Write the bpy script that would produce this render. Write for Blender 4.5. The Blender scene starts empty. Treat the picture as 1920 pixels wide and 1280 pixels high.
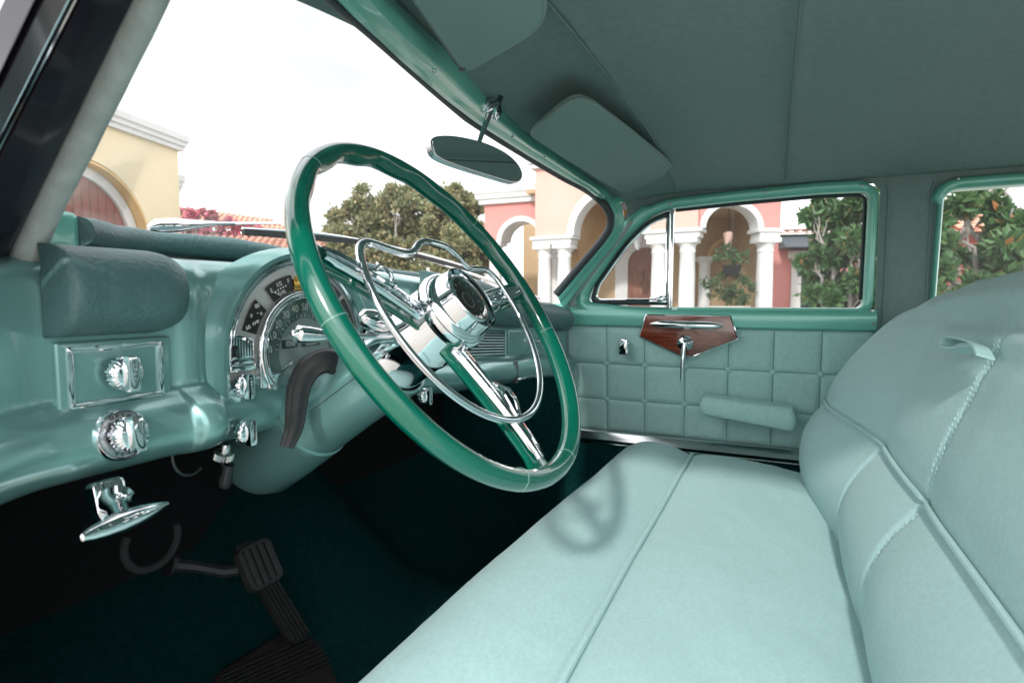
import bpy, bmesh, math, random
from mathutils import Matrix, Vector, noise as mnoise
rad = math.radians
scene = bpy.context.scene
COL = scene.collection
random.seed(7)

# ------------------------------------------------------------------ camera
# car frame: X across the car towards the passenger door, Y towards the bonnet, Z up (metres)
CAM = Vector((0.0, 0.0, 1.2)); YAW = rad(24.7); PITCH = rad(4.3); FPX = 1066.7
FW = Vector((math.cos(YAW)*math.cos(PITCH), math.sin(YAW)*math.cos(PITCH), -math.sin(PITCH)))
RT = Vector((math.sin(YAW), -math.cos(YAW), 0.0)); UP = RT.cross(FW)
cd = bpy.data.cameras.new('camera'); cam = bpy.data.objects.new('camera', cd); COL.objects.link(cam)
cd.sensor_width = 36.0; cd.lens = 20.0; cd.clip_start = 0.02; cd.clip_end = 4000
cam.matrix_world = Matrix(((RT.x, UP.x, -FW.x, CAM.x), (RT.y, UP.y, -FW.y, CAM.y), (RT.z, UP.z, -FW.z, CAM.z), (0, 0, 0, 1)))
cd.dof.use_dof = True; cd.dof.focus_distance = 0.95; cd.dof.aperture_fstop = 7.0
scene.camera = cam
def ray(px, py): return FW + RT*((px-960)/FPX) + UP*((640-py)/FPX)
def atX(px, py, X): d = ray(px, py); return CAM + d*((X-CAM.x)/d.x)
def atY(px, py, Y): d = ray(px, py); return CAM + d*((Y-CAM.y)/d.y)
def atZ(px, py, Z): d = ray(px, py); return CAM + d*((Z-CAM.z)/d.z)
def atD(px, py, D): return CAM + ray(px, py)*D

# ------------------------------------------------------------------ sky, sun, exposure
SUN_DIR = Vector((0.84, 0.06, -0.525)).normalized()      # the way the light travels
w = bpy.data.worlds.new('World'); scene.world = w; w.use_nodes = True
nt = w.node_tree; nt.nodes.clear()
def wn(t): return nt.nodes.new(t)
sky = wn('ShaderNodeTexSky'); sky.sky_type = 'NISHITA'; sky.sun_disc = False
sky.sun_elevation = math.asin(-SUN_DIR.z); sky.sun_rotation = math.atan2(-SUN_DIR.x, -SUN_DIR.y)
sky.air_density = 1.0; sky.dust_density = 2.0
tc = wn('ShaderNodeTexCoord'); mp = wn('ShaderNodeMapping'); mp.inputs['Scale'].default_value = (1.0, 1.0, 2.2)
nz = wn('ShaderNodeTexNoise'); nz.inputs['Scale'].default_value = 2.3; nz.inputs['Detail'].default_value = 7; nz.inputs['Roughness'].default_value = 0.55
cr = wn('ShaderNodeValToRGB')
for pos_, c_ in ((0.33, (5.1, 5.12, 5.3)), (0.45, (8.5, 8.52, 8.7))):
    e_ = cr.color_ramp.elements.new(pos_); e_.color = (*c_, 1)
cr.color_ramp.elements[0].color = (5.1, 5.12, 5.3, 1); cr.color_ramp.elements[-1].color = (16.0, 16.05, 16.2, 1)
cr.color_ramp.elements[-1].position = 0.62
mx = wn('ShaderNodeMix'); mx.data_type = 'RGBA'; mx.inputs['Factor'].default_value = 0.90
bg = wn('ShaderNodeBackground'); bg.inputs['Strength'].default_value = 0.10
wo = wn('ShaderNodeOutputWorld')
L = nt.links.new
L(tc.outputs['Generated'], mp.inputs['Vector']); L(mp.outputs['Vector'], nz.inputs['Vector']); L(nz.outputs['Fac'], cr.inputs['Fac'])
L(sky.outputs['Color'], mx.inputs['A']); L(cr.outputs['Color'], mx.inputs['B']); L(mx.outputs['Result'], bg.inputs['Color']); L(bg.outputs['Background'], wo.inputs['Surface'])
sl = bpy.data.lights.new('sun', 'SUN'); sun = bpy.data.objects.new('sun', sl); COL.objects.link(sun)
sl.energy = 1.4; sl.angle = rad(3.5); sl.color = (1.0, 0.97, 0.92)
sun.rotation_euler = SUN_DIR.to_track_quat('-Z', 'Y').to_euler(); sun.location = (-8, -2, 8)
vs = scene.view_settings
scene.display_settings.display_device = 'sRGB'
vs.view_transform = 'Standard'; vs.look = 'None'; vs.exposure = 1.12; vs.gamma = 1.0; vs.use_curve_mapping = False
scene.cycles.max_bounces = 9; scene.cycles.diffuse_bounces = 5; scene.cycles.glossy_bounces = 5
scene.cycles.transparent_max_bounces = 16; scene.cycles.sample_clamp_indirect = 6.0
scene.cycles.caustics_reflective = False; scene.cycles.caustics_refractive = False
scene.cycles.use_denoising = True

# ------------------------------------------------------------------ materials
MATS = {}
def mat(name, col, rough=0.5, metal=0.0, coat=0.0, var=0.0, vscale=8.0, bump=0.0, bscale=60.0, sheen=0.0, col2=None, spec=0.5, detail=4.0, stretch=None, bdist=0.002, emit=None):
    if name in MATS: return MATS[name]
    m = bpy.data.materials.new(name); m.use_nodes = True; MATS[name] = m
    n = m.node_tree.nodes; lk = m.node_tree.links.new
    b = n['Principled BSDF']
    b.inputs['Base Color'].default_value = (*col, 1); b.inputs['Roughness'].default_value = rough
    b.inputs['Metallic'].default_value = metal; b.inputs['Coat Weight'].default_value = coat; b.inputs['Coat Roughness'].default_value = 0.06
    b.inputs['Specular IOR Level'].default_value = spec
    if sheen: b.inputs['Sheen Weight'].default_value = sheen; b.inputs['Sheen Roughness'].default_value = 0.45
    if emit: b.inputs['Emission Color'].default_value = (*emit[0], 1); b.inputs['Emission Strength'].default_value = emit[1]
    t = None
    if var or col2 or bump:
        t = n.new('ShaderNodeTexCoord'); src = t.outputs['Object']
        if stretch:
            mpn = n.new('ShaderNodeMapping'); mpn.inputs['Scale'].default_value = stretch; lk(src, mpn.inputs['Vector']); src = mpn.outputs['Vector']
    if var or col2:
        z = n.new('ShaderNodeTexNoise'); z.inputs['Scale'].default_value = vscale; z.inputs['Detail'].default_value = detail
        lk(src, z.inputs['Vector'])
        r = n.new('ShaderNodeValToRGB'); r.color_ramp.elements[0].position = 0.36; r.color_ramp.elements[1].position = 0.64
        c2 = col2 if col2 else tuple(min(1, c*(1+var)) for c in col)
        c1 = col if col2 else tuple(c*(1-var) for c in col)
        r.color_ramp.elements[0].color = (*c1, 1); r.color_ramp.elements[1].color = (*c2, 1)
        lk(z.outputs['Fac'], r.inputs['Fac']); lk(r.outputs['Color'], b.inputs['Base Color'])
        rr = n.new('ShaderNodeMapRange'); rr.inputs['To Min'].default_value = max(0.0, rough*0.85); rr.inputs['To Max'].default_value = min(1, rough*1.2)
        lk(z.outputs['Fac'], rr.inputs['Value']); lk(rr.outputs['Result'], b.inputs['Roughness'])
    if bump:
        z2 = n.new('ShaderNodeTexNoise'); z2.inputs['Scale'].default_value = bscale; z2.inputs['Detail'].default_value = 3
        lk(src, z2.inputs['Vector'])
        bp = n.new('ShaderNodeBump'); bp.inputs['Strength'].default_value = bump; bp.inputs['Distance'].default_value = bdist
        lk(z2.outputs['Fac'], bp.inputs['Height']); lk(bp.outputs['Normal'], b.inputs['Normal'])
    return m
def glass(name, tint, refl=0.08, rough=0.0, veil=0.0, ior=1.45):
    m = bpy.data.materials.new(name); m.use_nodes = True; MATS[name] = m
    n = m.node_tree.nodes; lk = m.node_tree.links.new; n.clear()
    o = n.new('ShaderNodeOutputMaterial'); tr = n.new('ShaderNodeBsdfTransparent'); tr.inputs['Color'].default_value = (*tint, 1)
    g = n.new('ShaderNodeBsdfGlossy'); g.inputs['Roughness'].default_value = rough
    fr = n.new('ShaderNodeFresnel'); fr.inputs['IOR'].default_value = ior
    mu = n.new('ShaderNodeMath'); mu.operation = 'MULTIPLY'; mu.inputs[1].default_value = refl/0.04*0.5
    ms = n.new('ShaderNodeMixShader')
    lk(fr.outputs['Fac'], mu.inputs[0]); lk(mu.outputs['Value'], ms.inputs['Fac']); lk(tr.outputs['BSDF'], ms.inputs[1]); lk(g.outputs['BSDF'], ms.inputs[2])
    if veil:      # pale translucent share mixed into the pane, imitating haze over the view
        tl = n.new('ShaderNodeBsdfTranslucent'); tl.inputs['Color'].default_value = (0.9, 0.92, 0.92, 1)
        m2 = n.new('ShaderNodeMixShader'); m2.inputs['Fac'].default_value = veil
        lk(ms.outputs['Shader'], m2.inputs[1]); lk(tl.outputs['BSDF'], m2.inputs[2]); lk(m2.outputs['Shader'], o.inputs['Surface'])
    else: lk(ms.outputs['Shader'], o.inputs['Surface'])
    return m
def leafmat(name, c1, c2, c3, rough=0.45, trans=0.25):
    m = bpy.data.materials.new(name); m.use_nodes = True; MATS[name] = m
    n = m.node_tree.nodes; lk = m.node_tree.links.new
    b = n['Principled BSDF']; b.inputs['Roughness'].default_value = rough
    a = n.new('ShaderNodeAttribute'); a.attribute_name = 'leaf_rnd'
    r = n.new('ShaderNodeValToRGB'); e = r.color_ramp.elements
    e[0].position = 0.0; e[0].color = (*c1, 1); e[1].position = 1.0; e[1].color = (*c3, 1)
    k = e.new(0.6); k.color = (*c2, 1)
    lk(a.outputs['Fac'], r.inputs['Fac']); lk(r.outputs['Color'], b.inputs['Base Color'])
    tl = n.new('ShaderNodeBsdfTranslucent'); lk(r.outputs['Color'], tl.inputs['Color'])
    ms = n.new('ShaderNodeMixShader'); ms.inputs['Fac'].default_value = trans
    lk(b.outputs['BSDF'], ms.inputs[1]); lk(tl.outputs['BSDF'], ms.inputs[2]); lk(ms.outputs['Shader'], n['Material Output'].inputs['Surface'])
    return m

PAINT  = mat('teal metallic paint', (0.18, 0.365, 0.35), 0.30, 0.5, coat=0.8, var=0.03, vscale=3, bump=0.03, bscale=900, bdist=0.0005)
GREENP = mat('jade window frame paint', (0.16, 0.50, 0.405), 0.30, 0.15, coat=0.7, var=0.03, vscale=4)
CHROME = mat('chrome', (0.80, 0.82, 0.84), 0.05, 1.0)
STEEL  = mat('brushed steel', (0.55, 0.56, 0.57), 0.24, 1.0, var=0.05, vscale=20)
WHEELG = mat('green bakelite', (0.0, 0.105, 0.068), 0.18, 0.0, coat=0.8, var=0.02, vscale=6)
LEATH  = mat('dark teal leather', (0.062, 0.135, 0.138), 0.46, var=0.10, vscale=14, bump=0.6, bscale=210, bdist=0.0022)
FABRIC = mat('pale aqua seat cloth', (0.375, 0.57, 0.567), 0.88, var=0.045, vscale=170, bump=0.5, bscale=650, bdist=0.0007, sheen=0.1, detail=6)
DOORF  = mat('aqua door cloth', (0.40, 0.64, 0.61), 0.62, var=0.045, vscale=110, bump=0.3, bscale=700, bdist=0.0006, sheen=0.1)
HEADL  = mat('grey green headliner cloth', (0.175, 0.255, 0.248), 0.92, var=0.06, vscale=90, bump=0.2, bscale=1200, bdist=0.0005)
VISORM = mat('grey green visor cloth', (0.195, 0.30, 0.285), 0.85, var=0.03, vscale=9, bump=0.2, bscale=1000, bdist=0.0005)
CORD   = mat('grey windlace cloth', (0.36, 0.41, 0.40), 0.9, var=0.10, vscale=60, bump=0.5, bscale=700, bdist=0.001)
CARPET = mat('dark green carpet', (0.005, 0.048, 0.050), 1.0, var=0.15, vscale=90, bump=1.0, bscale=380, bdist=0.006, spec=0.1)
CARPET2= mat('teal kick carpet', (0.004, 0.050, 0.052), 1.0, var=0.35, vscale=150, bump=0.8, bscale=420, bdist=0.004, spec=0.1)
BLACKP = mat('near black body paint', (0.010, 0.009, 0.015), 0.25, coat=0.35, spec=0.3)
RUBBER = mat('black rubber', (0.016, 0.017, 0.018), 0.48, var=0.2, vscale=30, bump=0.1, bscale=300)
PEDALR = mat('worn pedal rubber', (0.018, 0.018, 0.019), 0.6, var=0.25, vscale=40, bump=0.2, bscale=200)
GASKET = mat('dark window gasket', (0.030, 0.040, 0.045), 0.5, var=0.1, vscale=20)
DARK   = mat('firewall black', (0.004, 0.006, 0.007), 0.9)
GAUGEB = mat('black gauge dial', (0.010, 0.012, 0.013), 0.35)
GAUGES = mat('grey gauge dial', (0.50, 0.53, 0.52), 0.35, 0.3)
GAUGED = mat('speedometer grey dial', (0.40, 0.44, 0.43), 0.45)
SPEEDO = mat('smoky speedometer band', (0.09, 0.13, 0.13), 0.35)
PRINT  = mat('pale dial print', (0.80, 0.83, 0.80), 0.5)
PRINTD = mat('dark engraved print', (0.02, 0.025, 0.03), 0.5)
GOLD   = mat('gold emblem', (0.80, 0.48, 0.12), 0.25, 1.0)
MAHOG  = mat('mahogany veneer', (0.11, 0.017, 0.008), 0.22, coat=0.9, col2=(0.26, 0.055, 0.022), vscale=18, stretch=(1, 1, 9), detail=6)
CLEAR  = glass('clear window glass', (0.98, 0.985, 0.985), 0.02, veil=0.012, ior=1.1)
CLEARS = glass('clear side glass', (0.97, 0.98, 0.98), 0.03, veil=0.015, ior=1.2)
LENS   = glass('gauge lens', (0.97, 0.985, 0.98), 0.02)
MIRROR = mat('mirror silver', (0.62, 0.68, 0.67), 0.02, 1.0)
THREAD = mat('pale stitching thread', (0.52, 0.70, 0.69), 0.8)
BULB   = mat('smoked bakelite', (0.03, 0.04, 0.04), 0.25)

# ------------------------------------------------------------------ mesh helpers
class MB:
    def __init__(s, M=None): s.v = []; s.f = []; s.mi = []; s.M = M or Matrix(); s.cur = 0
    def add(s, vs, fs, m=None):
        o = len(s.v); M = s.M
        s.v += [M @ Vector(p) for p in vs]; s.f += [tuple(i+o for i in f) for f in fs]; s.mi += [s.cur if m is None else m]*len(fs)
        return s
    def bm(s, b, m=None):
        b.verts.index_update(); s.add([v.co.copy() for v in b.verts], [[v.index for v in f.verts] for f in b.faces], m); b.free(); return s
    def box(s, x0, x1, y0, y1, z0, z1, bev=0.0, seg=2, m=None):
        b = bmesh.new(); bmesh.ops.create_cube(b, size=1)
        for v in b.verts: v.co = Vector(((x0+x1)/2+v.co.x*(x1-x0), (y0+y1)/2+v.co.y*(y1-y0), (z0+z1)/2+v.co.z*(z1-z0)))
        if bev: bmesh.ops.bevel(b, geom=b.edges[:], offset=bev, segments=seg, affect='EDGES', profile=0.6)
        return s.bm(b, m)
    def prism(s, poly, z0, z1, bev=0.0, seg=2, m=None):
        b = bmesh.new(); n = len(poly)
        lo = [b.verts.new((p[0], p[1], z0)) for p in poly]; hi = [b.verts.new((p[0], p[1], z1)) for p in poly]
        ft = b.faces.new(hi); b.faces.new(lo[::-1])
        for i in range(n): b.faces.new((lo[i], lo[(i+1) % n], hi[(i+1) % n], hi[i]))
        bmesh.ops.recalc_face_normals(b, faces=b.faces[:])
        if bev: bmesh.ops.bevel(b, geom=list(ft.edges), offset=bev, segments=seg, affect='EDGES', profile=0.6)
        return s.bm(b, m)
    def tube(s, pts, r, n=10, closed=False, cap=True, m=None, prof=None, up=None):
        pts = [Vector(p) for p in pts]; k = len(pts)
        R = r if isinstance(r, (list, tuple)) else [r]*k
        T = []
        for i in range(k):
            a = pts[(i-1) % k] if (closed or i) else pts[0]; c = pts[(i+1) % k] if (closed or i < k-1) else pts[-1]
            t = (c-a); T.append(t.normalized() if t.length > 1e-9 else Vector((0, 0, 1)))
        ref = Vector(up) if up else (Vector((0, 0, 1)) if abs(T[0].z) < .9 else Vector((1, 0, 0)))
        if prof is None: prof = [(math.cos(2*math.pi*j/n), math.sin(2*math.pi*j/n)) for j in range(n)]
        n = len(prof); V = []; U = None
        for i in range(k):
            if up: u = (ref - T[i]*ref.dot(T[i])).normalized()
            elif U is None: u = (ref - T[i]*ref.dot(T[i])).normalized()
            else: u = (U - T[i]*U.dot(T[i])).normalized()
            U = u; w_ = T[i].cross(u)
            for (a, c) in prof: V.append(pts[i] + w_*(a*R[i]) + u*(c*R[i]))
        F = []
        for i in range(k if closed else k-1):
            for j in range(n):
                a = i*n+j; b_ = i*n+(j+1) % n; i2 = (i+1) % k
                F.append((a, b_, i2*n+(j+1) % n, i2*n+j))
        if cap and not closed: F.append(tuple(range(n))[::-1]); F.append(tuple((k-1)*n+j for j in range(n)))
        return s.add(V, F, m)
    def lathe(s, prof, n=32, m=None, a0=0.0, a1=2*math.pi, sx=1.0, sy=1.0):
        full = abs(a1-a0-2*math.pi) < 1e-6; c = n if full else n+1; V = []; F = []
        for (r, z) in prof:
            for j in range(c):
                t = a0+(a1-a0)*j/n; V.append((r*math.cos(t)*sx, r*math.sin(t)*sy, z))
        for i in range(len(prof)-1):
            for j in range(n):
                a = i*c+j; b_ = i*c+(j+1) % c
                F.append((a, b_, b_+c, a+c))
        return s.add(V, F, m)
    def grid(s, rows, m=None, closed=False):
        c = len(rows[0]); V = [p for r in rows for p in r]; F = []
        for i in range(len(rows)-1):
            for j in range(c if closed else c-1):
                j2 = (j+1) % c; F.append((i*c+j, i*c+j2, (i+1)*c+j2, (i+1)*c+j))
        return s.add(V, F, m)
    def text(s, txt, x, y, size, z=0.0, rot=0.0, ext=0.0002, m=None, ax='CENTER', sx=1.0):
        cu = bpy.data.curves.new('t', 'FONT'); cu.body = txt; cu.size = size; cu.extrude = ext; cu.align_x = ax; cu.align_y = 'CENTER'; cu.resolution_u = 2
        ob = bpy.data.objects.new('t', cu); COL.objects.link(ob)
        me = bpy.data.meshes.new_from_object(ob)
        R = Matrix.Translation((x, y, z)) @ Matrix.Rotation(rot, 4, 'Z') @ Matrix.Diagonal((sx, 1, 1, 1))
        s.add([R @ v.co for v in me.vertices], [tuple(p.vertices) for p in me.polygons], m)
        bpy.data.objects.remove(ob); bpy.data.meshes.remove(me); bpy.data.curves.remove(cu); return s
    def build(s, name, mats, parent=None, label=None, smooth=40, cat=None, group=None, kind=None, solid=0.0, recalc=True):
        lo = Vector((min(p.x for p in s.v), min(p.y for p in s.v), min(p.z for p in s.v))); hi = Vector((max(p.x for p in s.v), max(p.y for p in s.v), max(p.z for p in s.v)))
        o_ = (lo+hi)/2; o_.z = lo.z
        me = bpy.data.meshes.new(name); me.from_pydata([p-o_ for p in s.v], [], s.f)
        for m_ in (mats if isinstance(mats, (list, tuple)) else [mats]): me.materials.append(m_)
        me.polygons.foreach_set('material_index', s.mi)
        if recalc:
            b = bmesh.new(); b.from_mesh(me); bmesh.ops.recalc_face_normals(b, faces=b.faces[:]); b.to_mesh(me); b.free()
        if smooth:
            me.polygons.foreach_set('use_smooth', [True]*len(me.polygons)); me.set_sharp_from_angle(angle=rad(smooth))
        me.update()
        ob = bpy.data.objects.new(name, me); COL.objects.link(ob); place(ob, o_, parent)
        if solid:
            md = ob.modifiers.new('thickness', 'SOLIDIFY'); md.thickness = solid; md.offset = 0
        tag(ob, label, cat, group, kind); return ob
WORLD = {}
def place(ob, loc, parent=None):
    WORLD[ob.name] = Vector(loc); ob.location = loc
    if parent: ob.parent = parent; ob.matrix_parent_inverse = Matrix.Translation(-WORLD[parent.name])
def tag(o, label=None, cat=None, group=None, kind=None):
    if label: o['label'] = label
    if cat: o['category'] = cat
    if group: o['group'] = group
    if kind: o['kind'] = kind
def empty(name, loc, label, cat, group=None):
    o = bpy.data.objects.new(name, None); COL.objects.link(o); o.empty_display_size = 0.2; place(o, loc); tag(o, label, cat, group); return o
def clone(ob, name, loc, parent=None, label=None):
    c = ob.copy(); c.name = name; COL.objects.link(c); c.parent = None; c.matrix_parent_inverse = Matrix(); place(c, loc, parent)
    if label: c['label'] = label
    return c
def frm(o, x, y, z):
    x, y, z, o = Vector(x), Vector(y), Vector(z), Vector(o)
    return Matrix(((x.x, y.x, z.x, o.x), (x.y, y.y, z.y, o.y), (x.z, y.z, z.z, o.z), (0, 0, 0, 1)))
def catmull(P, n=8, closed=False):
    P = [Vector(p) for p in P]; k = len(P); out = []
    for i in range(k if closed else k-1):
        p1, p2 = P[i], P[(i+1) % k]
        p0 = P[i-1] if (closed or i) else p1*2-p2
        p3 = P[(i+2) % k] if (closed or i+2 < k) else p2*2-p1
        for j in range(n):
            t = j/n; out.append(0.5*((2*p1)+(p2-p0)*t+(2*p0-5*p1+4*p2-p3)*t*t+(3*p1-p0-3*p2+p3)*t**3))
    if not closed: out.append(P[-1].copy())
    return out
def rrect(x0, x1, y0, y1, r, n=5):
    P = []
    for cx, cy, a in ((x1-r, y1-r, 0), (x0+r, y1-r, 90), (x0+r, y0+r, 180), (x1-r, y0+r, 270)):
        for j in range(n+1): t = rad(a+90*j/n); P.append((cx+r*math.cos(t), cy+r*math.sin(t)))
    return P
def roundpoly(P, r, n=5):
    out = []; k = len(P)
    for i in range(k):
        p = Vector(P[i]); a = Vector(P[i-1])-p; b = Vector(P[(i+1) % k])-p
        rr = r[i] if isinstance(r, (list, tuple)) else r
        d = min(rr, a.length*.45, b.length*.45); A = p+a.normalized()*d; B = p+b.normalized()*d
        for j in range(n+1):
            t = j/n; out.append(tuple(A*(1-t)**2+p*(2*t*(1-t))+B*t*t))
    return out
def lerp(a, b, t): return a+(b-a)*t
def interp(x, tab):
    if x <= tab[0][0]: return tab[0][1]
    for (a, u), (b, v_) in zip(tab, tab[1:]):
        if x <= b:
            t = (x-a)/(b-a); t = t*t*(3-2*t); return u+(v_-u)*t
    return tab[-1][1]
# ================================================================== the car
CAR = empty('vintage_car', (0.98, 0.0, 0.0), 'vintage sedan with teal dashboard, green steering wheel and pale aqua bench seat', 'car')
CX = 0.98
def mir(p): return Vector((2*CX-p[0], p[1], p[2]))

# ---- shell: floor, firewall, roof, body sides
def floor_z(x, y):
    hump = 0.13*math.exp(-((x-CX)/0.17)**4)
    toe = max(0.0, y-0.78); toe = 0.75*toe
    return 0.45 + hump*(0.55+0.45*min(1, max(0, (y+0.2)))) + min(toe, 0.34)
b = MB(); rows = []
for i in range(41):
    y = -1.2+2.28*i/40; rows.append([(lerp(0.20, 1.76, j/48), y, floor_z(lerp(0.20, 1.76, j/48), y)) for j in range(49)])
b.grid(rows); FLOOR = b.build('floor_carpet', CARPET, CAR, 'dark green floor carpet')
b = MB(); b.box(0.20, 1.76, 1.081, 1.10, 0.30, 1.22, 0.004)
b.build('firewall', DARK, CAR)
b = MB(); b.box(1.735, 1.76, 0.60, 1.08, 0.35, 1.05, 0.004); b.build('kick_panel', CARPET2, CAR)
b = MB(); b.box(0.205, 0.225, 0.62, 1.08, 0.35, 1.20, 0.004); b.build('kick_panel', CARPET2, CAR)

def roof_z(x, y):
    t = min(1.0, abs(x-CX)/0.70)
    z = 1.502+0.072*(1-t**3.2)
    if y > 0.2: k = min(1, (y-0.2)/0.27); z -= 0.030*k*k
    if y < -0.6: z -= 0.05*((-0.6-y)/0.9)**2
    return z
SEAMS = (0.262, -0.018, -0.62, -1.0)
b = MB(); rows = []; NY = 150
for i in range(NY+1):
    y = lerp(0.475, -1.5, i/NY)
    dip = sum(0.0045*math.exp(-((y-s_)/0.010)**2) for s_ in SEAMS) - 0.004*math.cos(y*17.0)
    pk = max(math.exp(-((y-s_)/0.05)**2) for s_ in SEAMS)
    rows.append([(x, y, roof_z(x, y)-(dip+0.0016*pk*mnoise.noise(Vector((x*38, y*9, 2)))+0.0020*mnoise.noise(Vector((x*5, y*5, 7))))*(1-min(1, abs(x-CX)/0.70)**6)) for x in [lerp(0.285, 1.695, j/140) for j in range(141)]])
b.grid(rows); HEAD = b.build('headliner', HEADL, CAR, 'grey green cloth headliner under the roof')
for s_ in SEAMS[:2]:
    b = MB(); b.tube([(x, s_, roof_z(x, s_)-0.006-0.003*math.sin(x*3)) for x in [lerp(0.33, 1.66, j/40) for j in range(41)]], 0.0022, 6)
    b.build('headliner_seam', mat('headliner seam welt', (0.15, 0.215, 0.205), 0.9), HEAD)
def roof_front(x): return interp(x, ((0.235, 0.36), (0.45, 0.43), (0.65, 0.485), (0.95, 0.53), (1.3, 0.525), (1.5, 0.49), (1.745, 0.45)))
b = MB(); rows = []
for i in range(41):
    row = []
    for j in range(41):
        x = lerp(0.235, 1.745, j/40); y = lerp(roof_front(x), -1.75, (i/40)**1.3); e = max(0, 1-(roof_front(x)-y)/0.2)
        row.append((x, y, 1.605 - 0.088*(abs(x-CX)/0.755)**4 - 0.055*e*e - (0.06*((-0.6-y)/1.15)**2 if y < -0.6 else 0)))
    rows.append(row)
b.grid(rows); b.build('roof_panel', BLACKP, CAR, 'near black painted roof panel', solid=0.004)
# rear bulkhead with the back window left open, and rear shelf (closes the cabin behind)
b = MB(); b.box(0.25, 1.73, -1.72, -1.69, 0.40, 1.08, 0.01); b.build('rear_bulkhead', HEADL, CAR)
# passenger side outer skin and bonnet
b = MB(); b.box(1.752, 1.80, -1.75, 0.62, 0.30, 1.10, 0.02); b.build('body_side', BLACKP, CAR)
b = MB(); b.box(1.752, 1.84, 0.63, 2.3, 0.35, 1.06, 0.05, 3); b.build('front_fender', BLACKP, CAR)
b = MB(); b.box(0.12, 0.2045, 0.70, 2.3, 0.35, 1.06, 0.03, 3); b.build('front_fender', BLACKP, CAR)
b = MB(); b.box(0.172, 0.2145, 0.552, 0.698, 0.38, 1.215, 0.008, 3); b.build('hinge_pillar', BLACKP, CAR, 'near black painted hinge pillar at the end of the dash')
b = MB(); b.box(0.16, 0.26, -1.2, 0.55, 0.36, 0.44, 0.015, 3); b.build('door_sill', BLACKP, CAR)
b = MB(); rows = []
for i in range(15):
    y = lerp(0.93, 2.3, i/14); rows.append([(x, y, 1.135-0.02*(y-0.9)-0.10*(abs(x-CX)/0.77)**3-0.10*max(0, (y-1.9))**2) for x in [lerp(0.215, 1.745, j/24) for j in range(25)]])
b.grid(rows); b.build('bonnet', BLACKP, CAR, 'near black painted bonnet beyond the windshield', solid=0.004)

# ---- windshield frame: header rail and pillars
inn = [Vector((0.98, .510, 1.525)), Vector((1.109, .511, 1.523)), Vector((1.223, .507, 1.519)), Vector((1.375, .487, 1.506)), Vector((1.48, .466, 1.494))]
inn += [atX(p[0], p[1], X) for p, X in (((1122, 370), 1.575), ((1140, 389), 1.60), ((1147, 412), 1.615), ((1138, 441), 1.622), ((1086, 504), 1.625), ((1044, 554), 1.628))]
out = [Vector((0.98, .467, 1.540)), Vector((1.13, .476, 1.538)), Vector((1.25, .469, 1.532)), Vector((1.40, .456, 1.518)), Vector((1.53, .440, 1.502))]
out += [atX(p[0], p[1], X) for p, X in (((1150, 368), 1.62), ((1162, 384), 1.65), ((1168, 412), 1.662), ((1161, 441), 1.665), ((1114, 502), 1.668), ((1056, 581), 1.672))]
inn = catmull(inn, 6); out = catmull(out, 6)
lp = catmull([atX(*p, 0.300) for p in ((278, -20), (208, 112), (140, 240), (66, 380), (8, 515))], 6)      # driver side pillar, behind its windlace cord
hl = catmull([(0.25, 0.335, 1.478), (0.34, 0.362, 1.484), (0.453, 0.397, 1.490), (0.548, 0.427, 1.502), (0.655, 0.458, 1.513), (0.801, 0.490, 1.522), (0.92, 0.507, 1.525)], 6)
hu = catmull([(0.28, 0.305, 1.49), (0.40, 0.345, 1.500), (0.511, 0.380, 1.513), (0.632, 0.409, 1.526), (0.781, 0.440, 1.536), (0.88, 0.458, 1.539), (0.94, 0.464, 1.540)], 6)
inn = hl + inn[1:]; out = hu + out[1:]
b = MB(); rows = []; K = len(inn)
for i in range(K):
    a, c = inn[i], out[i]; t = (inn[min(K-1, i+1)]-inn[max(0, i-1)]).normalized(); d = c-a
    nrm = t.cross(d).normalized()
    if nrm.dot(Vector((0.9, 0.3, 1.2))-a) < 0: nrm = -nrm
    W_ = d.length
    prof = [(-0.04, -0.014), (0.0, 0.002), (0.10, 0.010), (0.28, 0.0125), (0.42, 0.009), (0.50, 0.0105), (0.72, 0.014), (0.92, 0.008), (1.0, 0.0), (1.03, -0.014)]
    rows.append([a+d*u+nrm*h for u, h in prof])
b.grid(rows); WF = b.build('windshield_frame', GREENP, CAR, 'jade green painted windshield header rail and pillars')
b = MB(); b.grid([[p+Vector((0.002, 0.016, 0)), p+Vector((-0.012, 0.030, 0)), p+Vector((-0.04, 0.034, 0)), p+Vector((-0.06, 0.020, 0)), p+Vector((-0.02, 0.0, 0))] for p in lp], closed=True); b.build('driver_pillar', GREENP, WF)
gk = []
for i in range(K):
    a, c = inn[i], out[i]; d = (c-a).normalized(); gk.append(a-d*0.006)
b = MB(); b.tube(gk, [0.0050+0.0060*min(1, max(0, (p.x-0.6)/0.9)) for p in gk], 10); b.build('gasket', GASKET, WF)
def screw(p, nrm, r, parent):
    z = Vector(nrm).normalized(); x = z.cross(Vector((0, 0, 1)) if abs(z.z) < .9 else Vector((1, 0, 0))).normalized(); y = z.cross(x)
    b = MB(frm(p, x, y, z)); b.lathe([(0.0, r*.55), (r*.5, r*.48), (r*.85, r*.25), (r, 0), (r*1.1, -r*.2)], 12); b.box(-r*.7, r*.7, -r*.12, r*.12, r*.3, r*.62); 
    return b.build('screw', STEEL, parent)
KH = K-61
for i in (KH-14, KH+3, KH+11, KH+19, KH+27, K-14, K-5):
    a, c = inn[i], out[i]; d = c-a; t = (inn[i+1]-inn[i-1]).normalized(); nrm = t.cross(d).normalized()
    if nrm.dot(Vector((0.9, 0.3, 1.2))-a) < 0: nrm = -nrm
    screw(a+d*0.6+nrm*0.0135, nrm, 0.0034, WF)
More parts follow.
